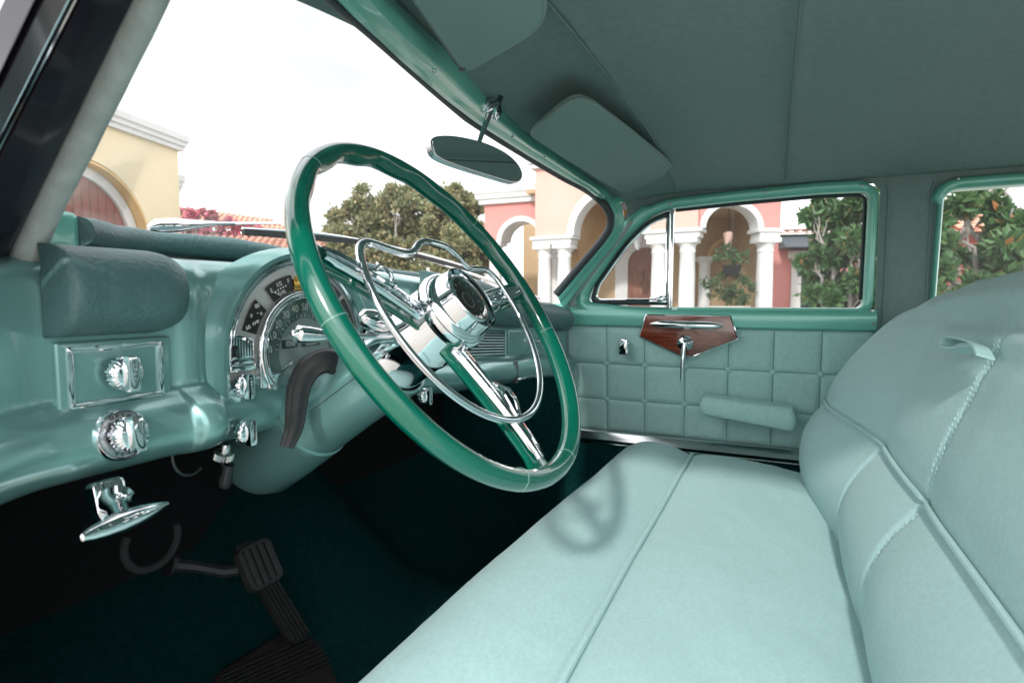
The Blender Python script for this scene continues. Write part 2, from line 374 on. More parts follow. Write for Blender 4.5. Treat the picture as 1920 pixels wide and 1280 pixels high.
# chrome joint sleeve where header meets pillar
i = KH+34; a, c = inn[i], out[i]; d = c-a; t = (inn[i+1]-inn[i-1]).normalized(); nrm = t.cross(d).normalized()
if nrm.dot(Vector((0.9, 0.3, 1.2))-a) < 0: nrm = -nrm
b = MB(frm(a, d.normalized(), t, d.normalized().cross(t)*1)); sgn = 1 if d.normalized().cross(t).dot(nrm) > 0 else -1
b.box(0.004, d.length+0.002, -0.010, 0.010, min(0, sgn*0.0175), max(0, sgn*0.0175), 0.003); b.build('joint_sleeve', GREENP, WF)
# windshield glass: curved sheet between header and cowl
COWL = [(0.29, 0.62), (0.40, 0.71), (0.60, 0.79), (0.98, 0.83), (1.36, 0.79), (1.56, 0.71), (1.67, 0.62)]
def cowl_y(x):
    for (a, u), (c, v_) in zip(COWL, COWL[1:]):
        if x <= c: return lerp(u, v_, max(0, (x-a)/(c-a)))
    return COWL[-1][1]
cw = catmull([(x, y, 0) for x, y in COWL], 8)
def dash_top(x): return interp(x, ((0.25, 1.240), (0.40, 1.247), (0.75, 1.249), (1.0, 1.240), (1.26, 1.208), (1.45, 1.185), (1.66, 1.164)))
b = MB(); rows = []
hcv = [p for p in inn if p.z > 1.44]
def head_at(x):
    for p, q in zip(hcv, hcv[1:]):
        if p.x <= x <= q.x: return lerp(p, q, (x-p.x)/max(1e-6, q.x-p.x))
    return hcv[0] if x < hcv[0].x else hcv[-1]
for k in range(61):
    x = lerp(0.315, 1.612, k/60); top = head_at(x)+Vector((0, 0.008, 0.004)); top.x = x; base = Vector((x, cowl_y(x)+0.015, dash_top(x)-0.01))
    rows.append([lerp(base, top, j/6)+Vector((0, 0.012*math.sin(math.pi*j/6), 0)) for j in range(7)])
b.grid(rows); b.build('windshield_glass', CLEAR, WF, 'curved clear windshield glass')
b = MB(); b.tube([(p.x, p.y+0.03, dash_top(p.x)+0.006) for p in cw], 0.009, 8); b.build('windshield_trim', CHROME, WF, 'chrome trim along the windshield base')
# green end caps of the dash top
for x, y, z, s_ in ((0.312, 0.655, 1.2675, 1), (1.645, 0.61, 1.168, -1)):
    b = MB(); b.box(x-0.028, x+0.026, y-0.035, y+0.05, z-0.030, z+0.017, 0.010, 3); b.build('cowl_end_cap', GREENP, WF)

# ---- dashboard: lofted panel
def dash_low(x): return interp(x, ((0.25, 1.094), (0.75, 1.094), (1.05, 1.070), (1.3, 1.052), (1.66, 1.026)))
def dash_yo(x):       # plan shift of the face, towards the driver when positive
    e = 0.0
    if x < 0.275: e += 0.030*((0.275-x)/0.07)**1.6
    e += 0.010*math.exp(-((x-0.415)/0.020)**2)
    return e
def dash_prof(x):
    zt, zl, e = dash_top(x), dash_low(x), dash_yo(x)
    low = interp(x, ((0.25, 1.0), (0.394, 1.0), (0.4005, 1.28), (0.425, 1.22), (0.440, 0.55), (0.75, 0.55), (0.9, 0.8), (1.1, 1.0), (1.7, 1.0)))
    P = [(-0.20, zt-0.022), (-0.12, zt-0.010), (-0.06, zt-0.003), (-0.026, zt-0.004), (-0.008, zt-0.014), (0.0, zt-0.034), (0.0, (zt+zl)/2), (0.0, zl+0.022), (0.003*low, zl+0.010), (0.014*low, zl+0.001), (0.025*low, zl-0.010), (0.031*low, zl-0.028), (0.026*low, zl-0.045), (0.010*low, zl-0.057), (-0.020, zl-0.062), (-0.07, zl-0.060)]
    return catmull([(x, 0.58-o-e*(1 if z < zt-0.01 else 0.5), z) for o, z in P], 3)
b = MB(); b.grid([dash_prof(x) for x in [lerp(0.216, 0.46, i/110) for i in range(110)]+[lerp(0.46, 1.655, i/100) for i in range(101)]])
DASH = b.build('dashboard', PAINT, CAR, 'teal metallic dashboard with round gauge cluster', solid=0.002)
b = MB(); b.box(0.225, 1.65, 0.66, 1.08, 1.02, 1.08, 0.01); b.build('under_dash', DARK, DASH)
DF = frm((0, 0.58, 0), (1, 0, 0), (0, 0, 1), (0, -1, 0))     # local: x across, y up, z out of the dash
# leather top roll and deck
def rollp(x): return Vector((x, min(cowl_y(x)-0.055, 0.70), 0))
xs = [lerp(0.335, 1.625, i/60) for i in range(61)]
rz = lambda x: interp(x, ((0.25, 1.265), (0.58, 1.270), (0.75, 1.261), (1.0, 1.243), (1.30, 1.212), (1.60, 1.170)))
b = MB(); b.tube([(x, min(cowl_y(x)-0.035, 0.70), rz(x)) for x in xs], [0.0150+0.0007*math.sin(x*37)+0.0005*math.sin(x*91) for x in xs], 18)
b.build('top_roll', LEATH, DASH, 'dark teal leather roll along the dash top')
b = MB(); b.grid([[(x, min(cowl_y(x)-0.03, 0.70)+k*max(0.01, (cowl_y(x)+0.02-min(cowl_y(x)-0.03, 0.70)))/4, rz(x)-0.004-0.01*k/4) for k in range(5)] for x in xs]); b.build('dash_deck', LEATH, DASH)
# leather crash pads
def pad(x0, x1, zt, zb, bulge, name, label, endl=0.012, endr=0.03, off=0.0):
    b = MB(); rows = []; n = 44
    for i in range(n+1):
        u = i/n; x = lerp(x0, x1, u)
        el = min(1, (x-x0)/endl) if endl else 1; er = min(1, (x1-x)/endr) if endr else 1
        e = math.sqrt(max(0.0, 1-(1-el)**2))*math.sqrt(max(0.0, 1-(1-er)**2))
        t_, b_ = zt(x), zb(x); m_ = (t_+b_)/2; hh = (t_-b_)/2*(0.35+0.65*e) if er < 1 else (t_-b_)/2
        row = []
        for j in range(21):
            a = math.pi*j/20; s_ = math.copysign(abs(math.cos(a))**0.90, math.cos(a))
            wr = (0.0030*mnoise.noise(Vector((x*45, j*2.2, 9)))*math.exp(-((x-x0)/0.028)**2) + 0.0010*mnoise.noise(Vector((x*70, j*1.1, 3))))*math.sin(a)
            row.append((x, 0.58+0.006-off-(bulge+wr)*math.sin(a)**0.85*max(0.08, e)-0.006, m_+hh*s_))
        rows.append(row)
    b.grid(rows); return b.build(name, LEATH, DASH, label, smooth=70)
pad(0.279, 0.409, lambda x: 1.2480, lambda x: 1.1655, 0.044, 'crash_pad', 'dark teal leather pad above the light switch', endl=0.008, endr=0.045)
pad(0.86, 1.635, lambda x: dash_top(x)+0.006, lambda x: dash_low(x)+0.075, 0.040, 'crash_pad', 'dark teal leather pad above the glove box', endl=0.04, endr=0.012)
# pressed joint lines in the painted steel
for x, lo_, hi_ in ((0.3955, 1.032, 1.166), (0.2865, 1.030, 1.165), (0.4300, 1.034, 1.083), (0.745, 1.03, 1.24), (0.985, 1.0, 1.135)):
    P_ = [p for p in dash_prof(x) if lo_ < p.z < hi_ and p.y < 0.585]
    b = MB(); b.tube([p+Vector((0, 0.0004, 0)) for p in P_], 0.0011, 6); b.build('panel_joint', GASKET, DASH)
# arched hood round the gauges
GC = (0.577, 1.133)
b = MB(DF); rows = []; path = [(180, 1.085)] + [(a, None) for a in range(180, -1, -5)] + [(0, 1.085)]
for a, zz in path:
    ca, sa = math.cos(rad(a)), math.sin(rad(a)); row = []
    for R, o in ((0.1190, -0.004), (0.1195, 0.008), (0.1215, 0.0125), (0.1250, 0.0140), (0.131, 0.0145), (0.142, 0.009), (0.156, 0.0035), (0.172, -0.003)):
        kz = 1.0 if R < 0.125 else 1.0-0.22*(R-0.125)/0.047
        row.append((GC[0]+R*ca, (zz if zz else GC[1])+R*sa*kz, o))
    rows.append(row)
b.grid(rows); b.build('gauge_hood', PAINT, DASH, 'arched teal hood round the gauge cluster')
# gauge cluster face
def arcpts(R, a0, a1, n, c=GC): return [(c[0]+R*math.cos(rad(lerp(a0, a1, i/n))), c[1]+R*math.sin(rad(lerp(a0, a1, i/n)))) for i in range(n+1)]
b = MB(DF); b.prism(arcpts(0.1185, 0, 180, 40)+[(GC[0]-0.1185, 1.082), (GC[0]+0.1185, 1.082)], 0.0005, 0.003); CL = b.build('gauge_cluster', GAUGES, DASH, 'silver gauge cluster behind the steering wheel')
# (gauge pieces hang under the dashboard: thing > part > sub-part)
def gp(b, name, mats, label=None, **k): return b.build(name, mats, DASH, label, **k)
b = MB(DF)
for R, r_ in ((0.1165, 0.0022), (0.1120, 0.0012)):
    b.tube([(p[0], p[1], 0.006) for p in [(GC[0]+R, 1.086)]+arcpts(R, 0, 180, 48)+[(GC[0]-R, 1.120)]], r_, 8)
gp(b, 'cluster_bezel', CHROME)
b = MB(DF)
b.tube([(p[0], p[1], 0.010) for p in arcpts(0.0735, -40, 220, 60)], 0.0042, 10); b.tube([(p[0], p[1], 0.014) for p in arcpts(0.0690, -40, 220, 60)], 0.0016, 8)
gp(b, 'speedometer_bezel', CHROME)
# speedometer: grey dial, smoky band, numbers, ticks
SC = (0.580, 1.128)
b = MB(DF); b.prism(arcpts(0.0725, -60, 240, 50, GC), 0.0035, 0.0045, m=0)
b.prism(arcpts(0.071, -38, 218, 50, GC)+arcpts(0.046, 218, -38, 50, SC), 0.005, 0.006, m=1)
for k in range(12):
    a = rad(172-k*16.4); t = (SC[0]+0.0605*math.cos(a), SC[1]+0.0605*math.sin(a))
    b.text(str(k*10), t[0], t[1], 0.0140, 0.0064, m=2, sx=0.85, rot=(a-math.pi/2)*0.25)
for k in range(23):
    a = rad(172-k*8.2); r0, r1 = 0.0478, (0.0525 if k % 2 == 0 else 0.0505)
    c_, s_ = math.cos(a), math.sin(a); hw = 0.00045
    b.prism([(SC[0]+r0*c_-hw*s_, SC[1]+r0*s_+hw*c_), (SC[0]+r1*c_-hw*s_, SC[1]+r1*s_+hw*c_), (SC[0]+r1*c_+hw*s_, SC[1]+r1*s_-hw*c_), (SC[0]+r0*c_+hw*s_, SC[1]+r0*s_-hw*c_)], 0.0062, 0.0066, m=2)
gp(b, 'speedometer', [GAUGED, SPEEDO, PRINT], 'speedometer with pale numbers on a smoky band')
for x0, x1, txt, z0, z1 in ((0.540, 0.566, '0210', 1.1355, 1.1465), (0.573, 0.606, '00200', 1.1355, 1.1445)):
    b = MB(DF); b.box(x0, x1, z0, z1, 0.0045, 0.0066, 0.0005, m=0); b.text(txt, (x0+x1)/2, (z0+z1)/2, 0.0095, 0.0068, m=1, sx=0.85); gp(b, 'odometer', [GAUGEB, PRINT])
def sector(R0, R1, a0, a1): return arcpts(R1, a0, a1, 14)+arcpts(R0, a1, a0, 14)
b = MB(DF); b.prism(sector(0.0790, 0.0995, 127, 101), 0.0045, 0.006, m=0)
for t, R, a, s_ in (('E', 0.0925, 124, 0.0080), ('1/2', 0.0940, 115, 0.0080), ('F', 0.0930, 105, 0.0080), ('FUEL', 0.0825, 115, 0.0064)):
    b.text(t, GC[0]+R*math.cos(rad(a)), GC[1]+R*math.sin(rad(a)), s_, 0.0064, m=1, rot=rad(a-90)*0.8)
for a in (121, 118, 115, 112, 109):
    b.box(GC[0]+0.0882*math.cos(rad(a))-0.0008, GC[0]+0.0882*math.cos(rad(a))+0.0008, GC[1]+0.0882*math.sin(rad(a))-0.0012, GC[1]+0.0882*math.sin(rad(a))+0.0012, 0.006, 0.0066, m=1)
b.tube([(GC[0]+0.080*math.cos(rad(118)), GC[1]+0.080*math.sin(rad(118)), 0.008), (GC[0]+0.091*math.cos(rad(124)), GC[1]+0.091*math.sin(rad(124)), 0.008)], 0.0006, 5, m=1)
gp(b, 'fuel_gauge', [GAUGEB, PRINT], 'black fuel gauge reading E to F')
b = MB(DF); b.prism(sector(0.0800, 0.1005, 163, 139), 0.0045, 0.006, m=0)
for t, R, a, s_ in (('80', 0.0945, 142, 0.0072), ('-', 0.0895, 146, 0.010), ('+', 0.0840, 145, 0.010), ('0', 0.0955, 151, 0.0066), ('60', 0.0945, 160, 0.0072), ('AMP', 0.0860, 154, 0.0058)):
    b.text(t, GC[0]+R*math.cos(rad(a)), GC[1]+R*math.sin(rad(a)), s_, 0.0064, m=1, rot=rad(20) if len(t) > 1 else 0)
gp(b, 'ammeter', [GAUGEB, PRINT], 'black ammeter dial below the fuel gauge')
for a0, a1, tx in ((74, 44, 'TEMP'), (40, 14, 'OIL')):
    b = MB(DF); b.prism(sector(0.0805, 0.1050, a0, a1), 0.0045, 0.006, m=0); am = (a0+a1)/2
    b.text(tx, GC[0]+0.0855*math.cos(rad(am)), GC[1]+0.0855*math.sin(rad(am)), 0.0062, 0.0064, m=1, rot=rad(am-90)*0.8)
    gp(b, 'side_gauge', [GAUGEB, PRINT])
# gold crest
b = MB(DF); cx_, cy_ = 0.573, 1.2215
b.prism([(cx_-0.010, cy_-0.006), (cx_+0.010, cy_-0.006), (cx_+0.012, cy_+0.004), (cx_+0.007, cy_+0.001), (cx_+0.005, cy_+0.008), (cx_+0.002, cy_+0.003), (cx_, cy_+0.010), (cx_-0.002, cy_+0.003), (cx_-0.005, cy_+0.008), (cx_-0.007, cy_+0.001), (cx_-0.012, cy_+0.004)], 0.003, 0.007, 0.0006)
b.box(cx_-0.011, cx_+0.011, cy_-0.010, cy_-0.0065, 0.003, 0.0075, 0.0008)
for k in range(5): b.M = DF @ Matrix.Translation((cx_-0.008+k*0.004, cy_-0.0082, 0.0075)); b.lathe([(0, 0.0012), (0.001, 0.0008), (0.0014, 0)], 8)
gp(b, 'crest', GOLD, 'small gold crest above the speedometer')
# turn indicator panel
b = MB(DF @ Matrix.Translation((-0.0035, 0, 0))); b.prism([(0.4635, 1.122), (0.4975, 1.122), (0.4985, 1.150), (0.468, 1.162), (0.4635, 1.160)], 0.003, 0.007, 0.001, m=0)
for k in range(8): x = 0.4685+k*0.0039; b.box(x-0.0006, x+0.0006, 1.131, 1.156-k*0.0012, 0.006, 0.0074, m=1)
b.box(0.465, 0.4965, 1.1232, 1.1292, 0.006, 0.0082, 0.0006, m=0); b.text('TURN INDICATOR', 0.4808, 1.1262, 0.0043, 0.0084, m=1, sx=0.93)
b.box(0.462, 0.499, 1.1135, 1.1225, 0.002, 0.010, 0.003, 3, m=0)
gp(b, 'turn_indicator', [CHROME, PRINTD], 'chrome ribbed turn indicator panel')
# chrome lower apron of the cluster with its screw
b = MB(DF); b.prism([(0.499, 1.0815), (0.525, 1.0815), (0.528, 1.100), (0.537, 1.1085), (0.552, 1.113), (0.552, 1.120), (0.532, 1.1085), (0.517, 1.108), (0.506, 1.119), (0.500, 1.133)], 0.004, 0.012, 0.003, 3)
gp(b, 'cluster_apron', CHROME, 'chrome apron below the speedometer')
b = MB(DF); b.box(0.501, 0.66, 1.058, 1.0808, -0.002, 0.012, 0.005, 3); gp(b, 'lower_apron', PAINT)
screw((0.5135, 0.567, 1.090), (0, -1, 0), 0.0042, DASH)
b = MB(DF); b.prism(arcpts(0.070, -38, 218, 40, GC), 0.0155, 0.0162); gp(b, 'gauge_lens', LENS)
# light switch panel
b = MB(DF); b.prism(rrect(0.2845, 0.3905, 1.0945, 1.1615, 0.003), -0.002, 0.007, 0.003, 3, m=0); gp(b, 'switch_panel', PAINT)
b = MB(DF)
o_, i_ = (0.2925, 0.380, 1.1005, 1.1565), (0.2975, 0.375, 1.1055, 1.1515)
for poly in ([(o_[0], o_[2]), (o_[1], o_[2]), (i_[1], i_[2]), (i_[0], i_[2])], [(o_[1], o_[2]), (o_[1], o_[3]), (i_[1], i_[3]), (i_[1], i_[2])], [(o_[1], o_[3]), (o_[0], o_[3]), (i_[0], i_[3]), (i_[1], i_[3])], [(o_[0], o_[3]), (o_[0], o_[2]), (i_[0], i_[2]), (i_[0], i_[3])]):
    b.prism(poly, 0.006, 0.0095, 0.001)
gp(b, 'switch_frame', CHROME, 'thin chrome frame round the light switch')
# ribbed chrome knobs with a lettered fin
def knob(x, z, o, s_, word, name, label, dial=None, tilt=0.0, vert=True):
    M = DF @ Matrix.Translation((x, z, o)) @ Matrix.Rotation(tilt, 4, 'X')
    b = MB(M)
    if dial:
        b.lathe([(0.0, 0.001*s_), (0.0205*s_, 0.001*s_), (0.0225*s_, 0.0045*s_), (0.0235*s_, 0.003*s_), (0.0240*s_, -0.004*s_)], 36, m=0)
        b.lathe([(0.0205*s_, 0.0016*s_), (0.0150*s_, 0.0022*s_), (0.0138*s_, 0.0022*s_)], 36, m=1)
        for t, a0, st in dial:
            for k, ch in enumerate(t):
                a = rad(a0-k*st); b.text(ch, 0.0182*s_*math.cos(a), 0.0182*s_*math.sin(a), 0.0048*s_, 0.0026*s_, a-math.pi/2 if a0 > 0 else a+math.pi/2, m=2)
    b.lathe([(0.0085*s_, 0.0), (0.0085*s_, 0.006*s_), (0.0148*s_, 0.007*s_), (0.0155*s_, 0.008*s_)], 28, m=0)
    prof = [(0.0155, 0.008), (0.0155, 0.015), (0.0140, 0.0175), (0.0128, 0.0185), (0.0100, 0.0195), (0.0, 0.0200)]
    V = []; n = 96
    for r_, z_ in prof:
        for j in range(n):
            rr = r_*(1+(0.035*math.copysign(1, math.sin(24*2*math.pi*j/n)) if r_ > 0.0135 and z_ < 0.018 else 0)); a = 2*math.pi*j/n
            V.append((rr*s_*math.cos(a), rr*s_*math.sin(a), z_*s_))
    F = [(i*n+j, i*n+(j+1) % n, (i+1)*n+(j+1) % n, (i+1)*n+j) for i in range(len(prof)-1) for j in range(n)]
    b.add(V, F, 0)
    pts = [(-0.0045, -0.0165), (0.0045, -0.0165), (0.0055, -0.010), (0.0055, 0.010), (0.0045, 0.0165), (-0.0045, 0.0165), (-0.0055, 0.010), (-0.0055, -0.010)]
    b.prism([(p[0]*s_, p[1]*s_) for p in pts], 0.018*s_, 0.0275*s_, 0.0012*s_, 2, m=0)
    if word: 
        for k, ch in enumerate(word): b.text(ch, 0.0, (len(word)/2-0.5-k)*0.0047*s_, 0.0048*s_, 0.0277*s_, m=2, rot=0)
    return b.build(name, [CHROME, STEEL, PRINTD], DASH, label, smooth=30)
knob(0.336, 1.129, 0.0065, 1.0, 'LIGHTS', 'light_switch', 'ribbed chrome light switch knob in its framed panel')
knob(0.322, 1.074, 0.032, 1.0, '', 'vent_knob', 'ribbed chrome knob on a lettered chrome dial', dial=(('OPEN', 115, 17), ('VENT', -115, -17)), tilt=rad(-8))
knob(0.4735, 1.097, 0.003, 0.86, 'WIPER', 'wiper_knob', 'ribbed chrome knob beside the turn indicator panel')
knob(0.461, 1.046, 0.018, 0.86, 'FOG LT', 'fog_light_knob', 'ribbed chrome knob low on the dash above a knurled button')
# knurled button and hanging bulb
b = MB(frm((0.452, 0.575, 1.028), (1, 0, 0), (0, -0.94, -0.34), (0, 0.34, -0.94)))
b.lathe([(0.004, -0.004), (0.006, 0.0), (0.006, 0.006), (0.0105, 0.007)], 16)
V = [((0.0105+0.0008*((j % 2)*2-1))*math.cos(2*math.pi*j/40), (0.0105+0.0008*((j % 2)*2-1))*math.sin(2*math.pi*j/40), z_) for z_ in (0.007, 0.015) for j in range(40)]
b.add(V, [(j, (j+1) % 40, 40+(j+1) % 40, 40+j) for j in range(40)]); b.lathe([(0.0105, 0.015), (0.006, 0.017), (0.0, 0.017)], 20); gp(b, 'knurled_button', STEEL)
b = MB(frm((0.455, 0.575, 1.004), (1, 0, 0), (0, -0.9, -0.43), (0.12, 0.43, -0.9))); b.lathe([(0.006, -0.004), (0.0065, 0.012), (0.0078, 0.020), (0.0075, 0.027), (0.004, 0.031), (0, 0.0315)], 18); gp(b, 'lamp_holder', BULB)
# ignition knob right of the column
knob(0.835, 1.030, 0.016, 0.9, '', 'starter_knob', 'ribbed chrome knob below the steering hub')
# passenger side: slatted grille, glove box door, ashtray strip
def zsl(x): return dash_low(x)+0.002
b = MB(DF)
gx0, gx1 = 1.00, 1.213
b.prism([(gx0, zsl(gx0)+0.002), (gx1, zsl(gx1)+0.002), (gx1, zsl(gx1)+0.070), (gx0, zsl(gx0)+0.070)], -0.001, 0.004, 0.002, m=1)
gp(b, 'grille_back', [PAINT, GAUGEB])
b = MB(DF)
for (xa, za, xb, zb) in ((gx0, 0.004, gx1, 0.004), (gx0, 0.068, gx1, 0.068)): b.tube([(xa, zsl(xa)+za, 0.006), (xb, zsl(xb)+zb, 0.006)], 0.0028, 8)
for xa in (gx0, gx1): b.tube([(xa, zsl(xa)+0.004, 0.006), (xa, zsl(xa)+0.068, 0.006)], 0.0028, 8)
gp(b, 'grille_frame', PAINT, 'teal frame of the slatted dash grille')
for k in range(9):
    b = MB(DF); dz = 0.0115+k*0.0063; b.tube([(gx0+0.003, zsl(gx0)+dz, 0.0055), (gx1-0.003, zsl(gx1)+dz, 0.0055)], 1.0, prof=[(0.0016*math.cos(a*math.pi/4), 0.0021*math.sin(a*math.pi/4)) for a in range(8)]); gp(b, 'grille_slat', PAINT)
b = MB(DF); b.prism([(1.228, zsl(1.228)+0.001), (1.628, zsl(1.628)+0.004), (1.628, zsl(1.628)+0.068), (1.228, zsl(1.228)+0.069)], -0.001, 0.006, 0.003, 3); gp(b, 'glove_box_door', PAINT, 'teal glove box door with a small chrome knob')
b = MB(DF @ Matrix.Translation((1.42, 1.086, 0.006))); b.lathe([(0.007, 0), (0.007, 0.003), (0.0035, 0.006), (0.0035, 0.014), (0.008, 0.017), (0.009, 0.021), (0.006, 0.025), (0, 0.026)], 20); gp(b, 'glove_box_knob', CHROME)
b = MB(DF)
for k, ch in enumerate('CHRYSLER'): b.text(ch, 1.375+k*0.020, 1.062-k*0.0012, 0.009, 0.0063, ext=0.0008)
gp(b, 'lettering', CHROME)
b = MB(DF); b.box(1.222, 1.2235, 1.0, 1.052, 0.0, 0.0335, 0.0005); gp(b, 'panel_joint', GASKET)

# ---- steering column and wheel
TL = rad(33.1); WN = Vector((0, -math.cos(TL), math.sin(TL))); WC = Vector((0.577, 0.3326, 1.191))
b0 = Vector((0, math.sin(TL), math.cos(TL)))
WM = frm(WC, (1, 0, 0), b0, WN) @ Matrix.Rotation(rad(-5.0), 4, 'Z')
WM0 = frm(WC, (1, 0, 0), b0, WN)
b = MB(WM0)
b.lathe([(0.050, -0.112), (0.0535, -0.1125), (0.0545, -0.118), (0.0545, -0.20), (0.056, -0.265), (0.0565, -0.268), (0.0545, -0.2695), (0.0545, -0.271), (0.0585, -0.273), (0.061, -0.33), (0.061, -0.385), (0.054, -0.405), (0.035, -0.415), (0.0, -0.417)], 48)
SCOL = b.build('steering_column', PAINT, CAR, 'teal painted steering column shroud')
b = MB(WM0); b.lathe([(0.040, 0.020), (0.0425, 0.000), (0.045, -0.030), (0.0455, -0.055), (0.047, -0.058), (0.0475, -0.064), (0.046, -0.067), (0.046, -0.10), (0.048, -0.113)], 48); b.build('column_collar', CHROME, SCOL, 'polished chrome collar under the wheel hub')
for a in (100, 265):
    b = MB(WM0); b.box(-0.0004, 0.0004, 0.0540, 0.0552, -0.265, -0.118); b.M = WM0 @ Matrix.Rotation(rad(a), 4, 'Z'); b.v = []; b.f = []; b.mi = []; b.box(-0.0004, 0.0004, 0.0535, 0.0549, -0.262, -0.119); b.build('shroud_joint', GASKET, SCOL)
# indicator lever on the column
p0 = atY(742, 631, 0.40); p1 = atY(618, 630, 0.425); p2 = atY(552, 626, 0.435)
b = MB(); b.tube([p0+Vector((0.03, 0, -0.005)), p0, p1], 0.0032, 10); d = (p2-p1)
b.tube([p1-d*0.02, p1+d*0.05, p1+d*0.3, p1+d*0.6, p1+d*0.9, p1+d*0.96], [0.0032, 0.0045, 0.0072, 0.0088, 0.0092, 0.0070], 16)
b.tube([p1+d*0.95, p1+d*1.0], [0.0062, 0.0055], 14); b.tube([p1+d*1.0, p1+d*1.05, p1+d*1.09], [0.0040, 0.0036, 0.002], 12)
b.build('indicator_lever', CHROME, SCOL, 'chrome indicator lever with bullet shaped tip')
# chrome gear lever stub right behind the wheel
p0 = WM0 @ Vector((-0.030, 0.030, -0.085)); b = MB(); b.tube([p0, p0+Vector((-0.018, 0.004, 0.006)), p0+Vector((-0.030, 0.004, 0.010)), p0+Vector((-0.034, 0.004, 0.011))], [0.013, 0.013, 0.009, 0.003], 14); b.build('gear_lever_boss', CHROME, SCOL)
# black rubber boot hanging beside the column
pp = [atY(640, 684, 0.475), atY(612, 676, 0.48), atY(583, 688, 0.49), atY(563, 720, 0.50), atY(556, 762, 0.505), atY(552, 800, 0.51), atY(538, 838, 0.515)]
b = MB(); pp = catmull(pp, 6); n_ = len(pp); b.tube(pp, [0.0145*(1-0.45*(i/(n_-1))**3) for i in range(n_)], prof=[(1.0, -0.25), (1.0, 0.1), (0.75, 0.35), (0.45, 0.30), (0.2, 0.42), (-0.2, 0.42), (-0.45, 0.30), (-0.75, 0.35), (-1.0, 0.1), (-1.0, -0.25)], up=(-0.35, -0.9, 0.2)); b.build('rubber_boot', RUBBER, SCOL, 'black rubber boot beside the steering column', smooth=50)

# wheel rim with finger grips on the inside of the upper half
b = MB(WM); rows = []; NS = 220; NP = 18
for i in range(NS):
    a = 2*math.pi*i/NS; dg = math.degrees(a)
    g = 0.0
    if 18 < dg < 162:
        g = 0.0022*max(0, math.sin(rad((dg-18)*180/144)))**0.4*math.sin(rad(dg*18))
    row = []
    for j in range(NP):
        t = 2*math.pi*j/NP; rr = 0.0112; cr_, cz = math.cos(t), math.sin(t)
        inner = max(0, -cr_)
        row.append(((0.215+rr*1.02*cr_ - g*inner)*math.cos(a), (0.215+rr*1.02*cr_ - g*inner)*math.sin(a), rr*1.12*cz - 0.002*inner))
    rows.append(row)
rows.append(rows[0]); b.grid(rows, closed=True)
WHEEL = b.build('steering_wheel', WHEELG, CAR, 'glossy green three spoke steering wheel with chrome horn ring', smooth=80)
for a in (-8, 188, 254, 286, 45, 135):
    b = MB(WM @ Matrix.Rotation(rad(a), 4, 'Z') @ Matrix.Translation((0.215, 0, 0)) @ Matrix.Rotation(math.pi/2, 4, 'X')); b.lathe([(0.0113, -0.0003), (0.01165, -0.0003), (0.01165, 0.0003), (0.0113, 0.0003)], 24, sy=1.1); b.build('rim_joint', mat('rim joint line', (0.25, 0.42, 0.36), 0.4), WHEEL)
def spoke(a, w0, w1, label, green=True):
    M = WM @ Matrix.Rotation(rad(a), 4, 'Z'); b = MB(M); rows = []
    for i in range(13):
        u = i/12; r_ = lerp(0.034, 0.205, u); hw = lerp(w0, w1, u)*(1+0.35*max(0, (u-0.9)/0.1)**2); dz = -0.034*(1-u)**1.3-0.004
        rows.append([(r_, hw*math.cos(t), dz+(0.0095 if math.sin(t) < 0 else 0.006)*math.sin(t)*(0.7+0.3*(1-u))) for t in [2*math.pi*k/16 for k in range(16)]])
    b.grid(rows, closed=True, m=0)
    b.build('spoke', WHEELG if green else CHROME, WHEEL, label, smooth=60)
    b = MB(M); 
    pts = []
    for i in range(25):
        u = i/24; r_ = lerp(0.030, 0.196, u); dz = -0.034*(1-u)**1.3+0.004; pts.append((r_, 0, dz))
    wd = [0.0115*(1-0.25*i/24)*(1.0 if i < 23 else 0.75) for i in range(25)]
    b.tube(pts, wd, prof=[(1.0, -0.35), (1.0, 0.0), (0.85, 0.25), (0.55, 0.30), (0.48, 0.12), (0.32, 0.12), (0.25, 0.42), (-0.25, 0.42), (-0.32, 0.12), (-0.48, 0.12), (-0.55, 0.30), (-0.85, 0.25), (-1.0, 0.0), (-1.0, -0.35)], up=(0, 0, 1), m=0)
    b.build('spoke_trim', CHROME, WHEEL, 'fluted chrome strip along the spoke', smooth=35)
spoke(-90, 0.023, 0.018, 'wide green lower spoke of the wheel')
spoke(168, 0.020, 0.016, 'green spoke of the wheel facing the gauge cluster')
spoke(12, 0.020, 0.016, 'green spoke of the wheel on the passenger side')
# horn ring
hr = []
for a in range(-198, 19, 6): hr.append((0.148*math.cos(rad(a)), 0.148*math.sin(rad(a)), 0.002))
top = [(0.134, 0.059, 0.002), (0.122, 0.0665, 0.002), (0.108, 0.067, 0.002), (0.088, 0.0635, 0.003), (0.066, 0.0605, 0.005), (0.052, 0.0635, 0.008), (0.038, 0.0745, 0.010), (0.018, 0.0815, 0.011)]
ring = hr + [Vector(p) for p in top] + [Vector((-p[0], p[1], p[2])) for p in top[::-1]]
ring = catmull(ring, 3, closed=True)
b = MB(WM); b.tube(ring, 0.0040, closed=True, prof=[(0.95, -0.7), (1.05, -0.3), (1.0, 0.2), (0.75, 0.5), (0.35, 0.68), (0.0, 0.72), (-0.35, 0.68), (-0.75, 0.5), (-1.0, 0.2), (-1.05, -0.3), (-0.95, -0.7)], up=(0, 0, 1)); b.build('horn_ring', CHROME, WHEEL, 'chrome horn ring with a raised loop over the hub', smooth=50)
